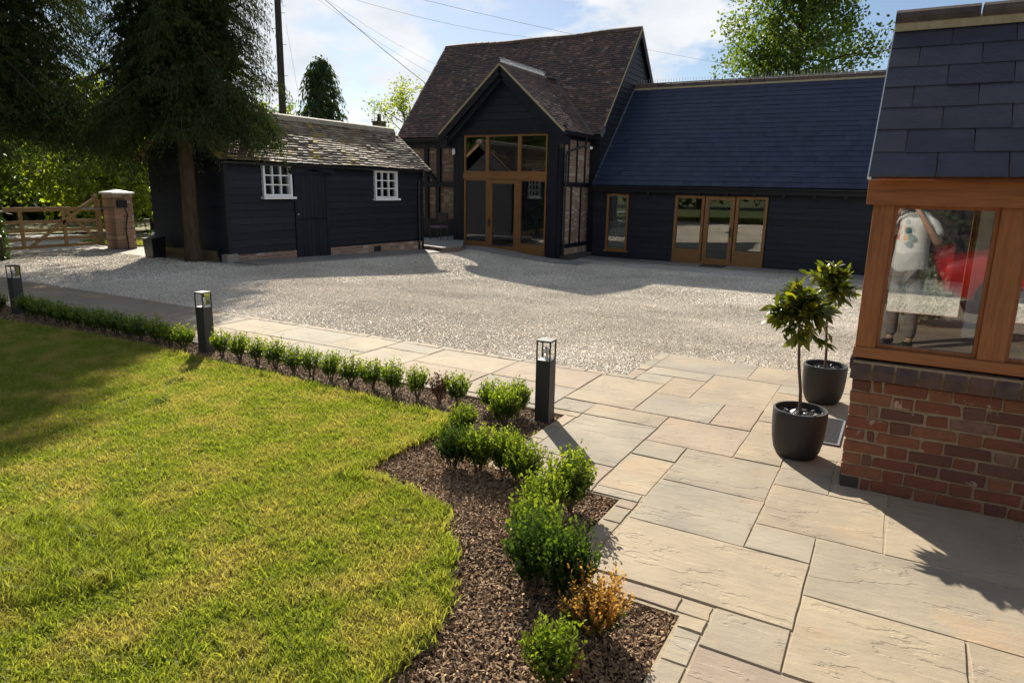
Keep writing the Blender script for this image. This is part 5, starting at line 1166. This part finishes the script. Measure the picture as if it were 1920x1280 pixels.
wire(ray(600,-20,30), ray(1010,72,45), .3, 'faint wire crossing the sky above the barn ridge', .007); wire(ray(650,-35,30), ray(1500,140,60), .4, 'faint distant wire passing behind the barn', .008)
hs = empty('house', (-29,35,-.5), 'distant house with brick chimney and aerial beyond the outbuilding', 'house')
bx('wall', -32, -26, 33, 37.5, -.5, 2.6, M['brick_x'], hs); MB().poly([(-32.2,32.7,2.5),(-32.2,37.8,2.5),(-32.2,35.2,4.4)], (6.4,0,0)).build('roof', M['tile_shed'], hs)
q = ray(711,232,40); MB().box(q[0]-.28,q[0]+.28,q[1]-.28,q[1]+.28,3.5,q[2]+.05).box(q[0]-.32,q[0]+.32,q[1]-.32,q[1]+.32,q[2]+.05,q[2]+.13).build('chimney', M['brick_x'], hs)
MB().lathe([(.13,0),(.11,.3),(.14,.32),(.05,.42)], (q[0],q[1],q[2]+.13), 12).build('chimney_pot', M['ridge_tile'], hs)
MB().tube([(q[0]-.36,q[1],q[2]-.2),(q[0]-.36,q[1],q[2]+1.25)], .02, 6).tube([(q[0]-.95,q[1],q[2]+1.2),(q[0]+.15,q[1]+.1,q[2]+1.22)], .014, 5).build('aerial', M['steel'], hs)

# ------------------------------------------------------------------ inside the barn porch: plant and armchair
pl = empty('house_plant', (-10.5,20.5,GB+.16), 'tall leafy indoor plant in a white pot behind the porch glass', 'plant')
MB().lathe([(.12,0),(.17,.05),(.18,.3),(.16,.3)], (-10.5,20.5,GB+.16), 20).build('pot', M['white_paint'], pl, smooth=True)
r = np.random.default_rng(9); C_ = np.stack([-10.5+r.normal(0,.18,60), 20.5+r.normal(0,.15,60), .3+1.5*r.random(60)], 1)
put('foliage', quad_mesh('foliage', leaf_quads(r, C_, 700, .1, .16)-np.array([-10.5,20.5,0]), M['tree_leaf']), Matrix.Translation((-10.5,20.5,0)), pl)
MB().tube([(-10.5,20.5,GB+.4),(-10.52,20.5,1.5)], .02, 6).build('stem', M['bark_thin'], pl)
ac = empty('armchair', (-12.3,22.2,GB+.16), 'grey armchair standing inside the barn porch', 'armchair')
bx('seat', -12.65, -11.95, 21.9, 22.5, GB+.3, GB+.62, M['mauve'], ac, bevel=.05); bx('backrest', -12.65, -11.95, 22.4, 22.6, GB+.62, GB+1.1, M['mauve'], ac, bevel=.05)
for dx in (-.3,.3):
    for dy in (-.22,.3): bx('leg', -12.3+dx-.03, -12.3+dx+.03, 22.2+dy-.03, 22.2+dy+.03, GB+.16, GB+.31, M['oak'], ac)
mat1 = bx('door_mat', -12.1, -11.1, 18.95, 19.6, GB+.03, GB+.055, M['black_metal']); tag(mat1, 'dark door mat in front of the barn porch door', 'mat')
mat2 = bx('door_mat', -5.3, -4.6, 20.9, 21.5, GB+.02, GB+.045, M['black_metal']); tag(mat2, 'dark door mat in front of the wing glazed doors', 'mat')

# ------------------------------------------------------------------ forecourt behind the photographer, seen mirrored in the oak porch glass
grid_sheet('gravel_forecourt', list(np.arange(-.5, 12.1, 1.5)), [-14,-11,-8,-5,-3,-1.72], lambda x, y: -.02, M['gravel'], kind='structure')
M['skin'] = plain('skin', (.42,.24,.16), (.48,.29,.20), rough=.55, bstr=0); M['shirt'] = plain('shirt', (.70,.69,.67), (.76,.75,.73), rough=.9, nscale=9, bstr=.3, bdist=.01)
M['tyre'] = plain('tyre', (.012,.012,.012), (.02,.02,.02), rough=.85); M['trousers'] = plain('trousers', (.16,.14,.13), (.22,.20,.18), rough=.9); M['hair'] = plain('hair', (.02,.014,.01), (.04,.03,.02), rough=.6)
F_ = Vector((-.49,.872,0)); RT = Vector((.872,.49,0)); UP = Vector((0,0,1)); PB_ = -F_*.21
def pp(r, f, u): return PB_ + RT*r + F_*f + UP*u
def skin_obj(name, nodes, edges, mat, parent, root=0, sub=2):
    me = bpy.data.meshes.new(name); og = PB_; me.from_pydata([pp(*n[:3]) - og for n in nodes], edges, []); me.materials.append(mat)
    o = put(name, me, Matrix.Translation(og), parent); md = o.modifiers.new('skin', 'SKIN'); md.use_smooth_shade = True
    if not me.skin_vertices: me.attributes.new('x', 'FLOAT', 'POINT')
    for i, n in enumerate(nodes):
        sv = me.skin_vertices[0].data[i]; sv.radius = n[3] if isinstance(n[3], tuple) else (n[3], n[3]); sv.use_root = (i == root)
    sb_ = o.modifiers.new('sub', 'SUBSURF'); sb_.levels = sub; sb_.render_levels = sub; return o
per = empty('person', tuple(PB_), 'person in white T-shirt with coloured dots holding a camera, mirrored in porch glass', 'person')
nodes = [(0,0,.95,(.15,.11)),(0,0,1.12,(.14,.10)),(0,-.01,1.32,(.165,.11)),(0,-.01,1.44,(.11,.08)),(0,.0,1.53,.055),(0,.02,1.60,(.065,.075)),(0,.025,1.70,(.078,.095)),(0,.015,1.79,(.062,.078)),
  (-.18,-.01,1.42,.055),(-.29,.03,1.20,.045),(-.16,.15,1.44,.034),(-.10,.165,1.55,(.035,.02)), (.18,-.01,1.42,.055),(.30,.02,1.19,.045),(.19,.14,1.43,.034),(.12,.165,1.56,(.035,.02)),
  (-.10,0,.88,.085),(-.11,.01,.50,.06),(-.11,-.02,.09,.04),(-.12,.11,.04,.035), (.10,0,.88,.085),(.11,.01,.50,.06),(.11,-.02,.09,.04),(.12,.11,.04,.035)]
edges_ = [(0,1),(1,2),(2,3),(3,4),(4,5),(5,6),(6,7),(3,8),(8,9),(9,10),(10,11),(3,12),(12,13),(13,14),(14,15),(0,16),(16,17),(17,18),(18,19),(0,20),(20,21),(21,22),(22,23)]
for hnd, sx in ((11,1),(15,-1)):
    for k in range(4):
        b_ = nodes[hnd]; i0 = len(nodes); nodes.append((b_[0]+sx*.035, .175-.004*k, 1.585-.021*k, .010)); nodes.append((b_[0]+sx*(.06-.006*abs(k-1)), .16-.004*k, 1.59-.021*k, .009)); edges_ += [(hnd,i0),(i0,i0+1)]
    i0 = len(nodes); nodes.append((nodes[hnd][0]+sx*.015, .135, 1.57, .011)); nodes.append((nodes[hnd][0]+sx*.04, .125, 1.585, .010)); edges_ += [(hnd,i0),(i0,i0+1)]
skin_obj('body', nodes, edges_, M['skin'], per)
sh_ = skin_obj('shirt', [(0,0,.78,(.21,.16)),(0,0,1.0,(.195,.15)),(0,0,1.15,(.18,.135)),(0,-.01,1.32,(.19,.135)),(0,-.01,1.44,(.13,.10)),(-.19,-.01,1.42,.075),(-.27,.02,1.27,.072),(.19,-.01,1.42,.075),(.28,.01,1.27,.072)], [(0,1),(1,2),(2,3),(3,4),(4,5),(5,6),(4,7),(7,8)], M['shirt'], per)
skin_obj('trousers', [(0,0,.92,(.17,.12)),(-.10,0,.84,.10),(-.11,.01,.50,.08),(-.11,-.02,.10,.062),(.10,0,.84,.10),(.11,.01,.50,.08),(.11,-.02,.10,.062)], [(0,1),(1,2),(2,3),(0,4),(4,5),(5,6)], M['trousers'], per)
for sx in (-1,1): skin_obj('shoe', [(.11*sx,-.05,.05,(.05,.05)),(.115*sx,.06,.05,(.052,.045)),(.12*sx,.17,.04,(.045,.035))], [(0,1),(1,2)], M['tyre'], per)
skin_obj('hair', [(0,-.03,1.70,(.082,.085)),(0,-.01,1.79,(.078,.085)),(0,.0,1.83,(.05,.06))], [(0,1),(1,2)], M['hair'], per)
skin_obj('beard', [(0,.07,1.60,(.05,.035)),(0,.06,1.63,(.06,.045))], [(0,1)], M['hair'], per)
for q in ((-.03,1.665),(.03,1.665)): MB().lathe([(.0,-.011),(.011,0),(.0,.011)], tuple(pp(q[0],.108,q[1])), 8).build('eye', M['black_metal'], per)
for i, (a, u, c) in enumerate([(-.07,1.33,(.75,.32,.05)),(.0,1.34,(.03,.10,.12)),(-.085,1.26,(.45,.03,.03)),(-.02,1.26,(.75,.38,.05)),(.05,1.26,(.05,.16,.19)),(-.04,1.18,(.62,.12,.08)),(.03,1.19,(.05,.16,.19))]):
    m_ = plain('dot_print_%d' % i, c, c, rough=.9, bstr=0); c0 = pp(a, .118-.6*a*a, u); MB().poly([c0 + RT*.036*math.cos(t) + UP*.036*math.sin(t) for t in np.linspace(0,6.2832,19)[:-1]], F_*.016).build('printed_dot', m_, sh_)
cb = empty('camera_body', tuple(pp(0,.165,1.55)), 'black camera held up to the face by the mirrored person', 'camera')
def cbox(r0, r1, f0, f1, u0, u1, n): MB().hexa([pp(r0,f0,u0),pp(r1,f0,u0),pp(r1,f1,u0),pp(r0,f1,u0),pp(r0,f0,u1),pp(r1,f0,u1),pp(r1,f1,u1),pp(r0,f1,u1)]).build(n, M['black_metal'], cb)
cbox(-.065,.065,.13,.175,1.55,1.64,'housing'); cbox(-.025,.025,.13,.17,1.641,1.67,'prism'); MB().tube([pp(0,.176,1.59), pp(0,.205,1.585)], .036, 16).build('lens', M['black_metal'], cb)

M['car_red'] = plain('car_red', (.42,.012,.012), (.44,.014,.014), rough=.18, bstr=0, spec=.7)
car = empty('parked_car', (2.55,-3.9,0), 'red hatchback car mirrored in the oak porch glass', 'car')
ST = [(.55,.40,.62,.62),(.62,.30,.74,.74),(1.0,.22,.86,.80),(1.55,.2,.94,.83),(1.75,.2,.97,.84),(3.3,.2,1.0,.84),(4.1,.22,.98,.82),(4.4,.30,.9,.76),(4.48,.42,.8,.68)]
def ring(x, z0, z1, hw): return [(x,-3.9+a*hw,z) for a, z in ((-.86,z0),(.86,z0),(1,z0+.16),(1,z1-.16),(.93,z1-.03),(.82,z1),(-.82,z1),(-.93,z1-.03),(-1,z1-.16),(-1,z0+.16))]
V = [p for q in ST for p in ring(*q)]; n = 10; Fc = [(i*n+k, i*n+(k+1) % n, (i+1)*n+(k+1) % n, (i+1)*n+k) for i in range(len(ST)-1) for k in range(n)] + [tuple(range(n)), tuple((len(ST)-1)*n+k for k in range(n))]
body = MB().add(V, Fc).build('body', M['car_red'], car, smooth=True)
cab = [(1.5,.93,.72,.02),(2.15,1.40,.60,.0),(2.6,1.46,.60,0),(3.6,1.42,.59,0),(4.15,1.30,.56,0),(4.42,.95,.66,0)]
V = [p for x, z, w, _ in cab for p in ((x,-3.9-.74,.9),(x,-3.9-w,z),(x,-3.9+w,z),(x,-3.9+.74,.9))]
Fc = [(i*4+k, i*4+(k+1) % 4, (i+1)*4+(k+1) % 4, (i+1)*4+k) for i in range(5) for k in range(4)] + [(0,1,2,3), (20,21,22,23)]
MB().add(V, Fc).build('cabin_glass', M['black_metal'], car, smooth=True); bx('roof_panel', 2.2, 4.0, -4.47, -3.33, 1.44, 1.475, M['car_red'], car, bevel=.015)
for x in (2.18, 3.15): MB().bar((x,-3.15,.9),(x+.03,-3.29,1.43),.07,.03).build('pillar', M['car_red'], car)
for x in (1.3, 3.75):
    for sg in (-1, 1):
        w_ = MB().tube([(x,-3.9+sg*.66,.30),(x,-3.9+sg*.845,.30)], .30, 24).build('wheel', M['tyre'], car, smooth=True); MB().tube([(x,-3.9+sg*.80,.30),(x,-3.9+sg*.85,.30)], .19, 18).build('rim', M['steel'], w_)
for sg in (-1, 1): MB().tube([(.60,-3.9+sg*.5,.62),(.70,-3.9+sg*.52,.66)], .10, 14).build('headlight', M['glass_lamp'], car)

hg = empty('backdrop_hedge', (3,-8.5,0), 'tall dark hedge added behind the red car as backdrop to darken the porch glass reflection', 'hedge')  # added hedge: a dark backdrop so the porch glass mirrors something dark
r = np.random.default_rng(78); n = 9000; c = np.stack([-5+16*r.random(n), -8.2-.5*r.random(n), 3.2*r.random(n)], 1)
put('foliage', quad_mesh('foliage', leaf_quads(r, c, n, .08, .15) - np.array([3,-8.5,0]), M['conifer']), Matrix.Translation((3,-8.5,0)), hg)
bx('hedge_core', -5, 11, -9.2, -8.45, 0, 3.1, M['soil'], hg)

vs = empty('garden_shrub', (.35,-1.95,0), 'pale variegated shrub mirrored in front of the red car', 'shrub')
M['pale_leaf'] = leafmat('pale_leaf', (.10,.16,.04), (.52,.54,.34), trans=.35, rough=.4, tcol=(1.1,1.1,.7))
put('foliage', box_mesh(501, .62, .42, 130, 14, .055, M['pale_leaf']), Matrix.Translation((.35,-1.95,-.02)), vs)
put('stems', stem_mesh(77, .5, .3), Matrix.Translation((.35,-1.95,-.02)), vs)
M['weed'] = leafmat('weed', (.10,.14,.04), (.22,.26,.09), trans=.3, rough=.5)
for i, (x, y, lab) in enumerate([(-4.95,3.10,'low grey-green weed rosette in the middle of the lawn'),(-5.35,3.55,'low weed clump in the lawn close to the tree shadow')]):
    w = empty('lawn_weed', (x, y, 0), lab, 'weed'); put('leaves', box_mesh(520+i, .030, .11, 26, 4, .022, M['weed']), Matrix.Translation((x, y, 0)), w)
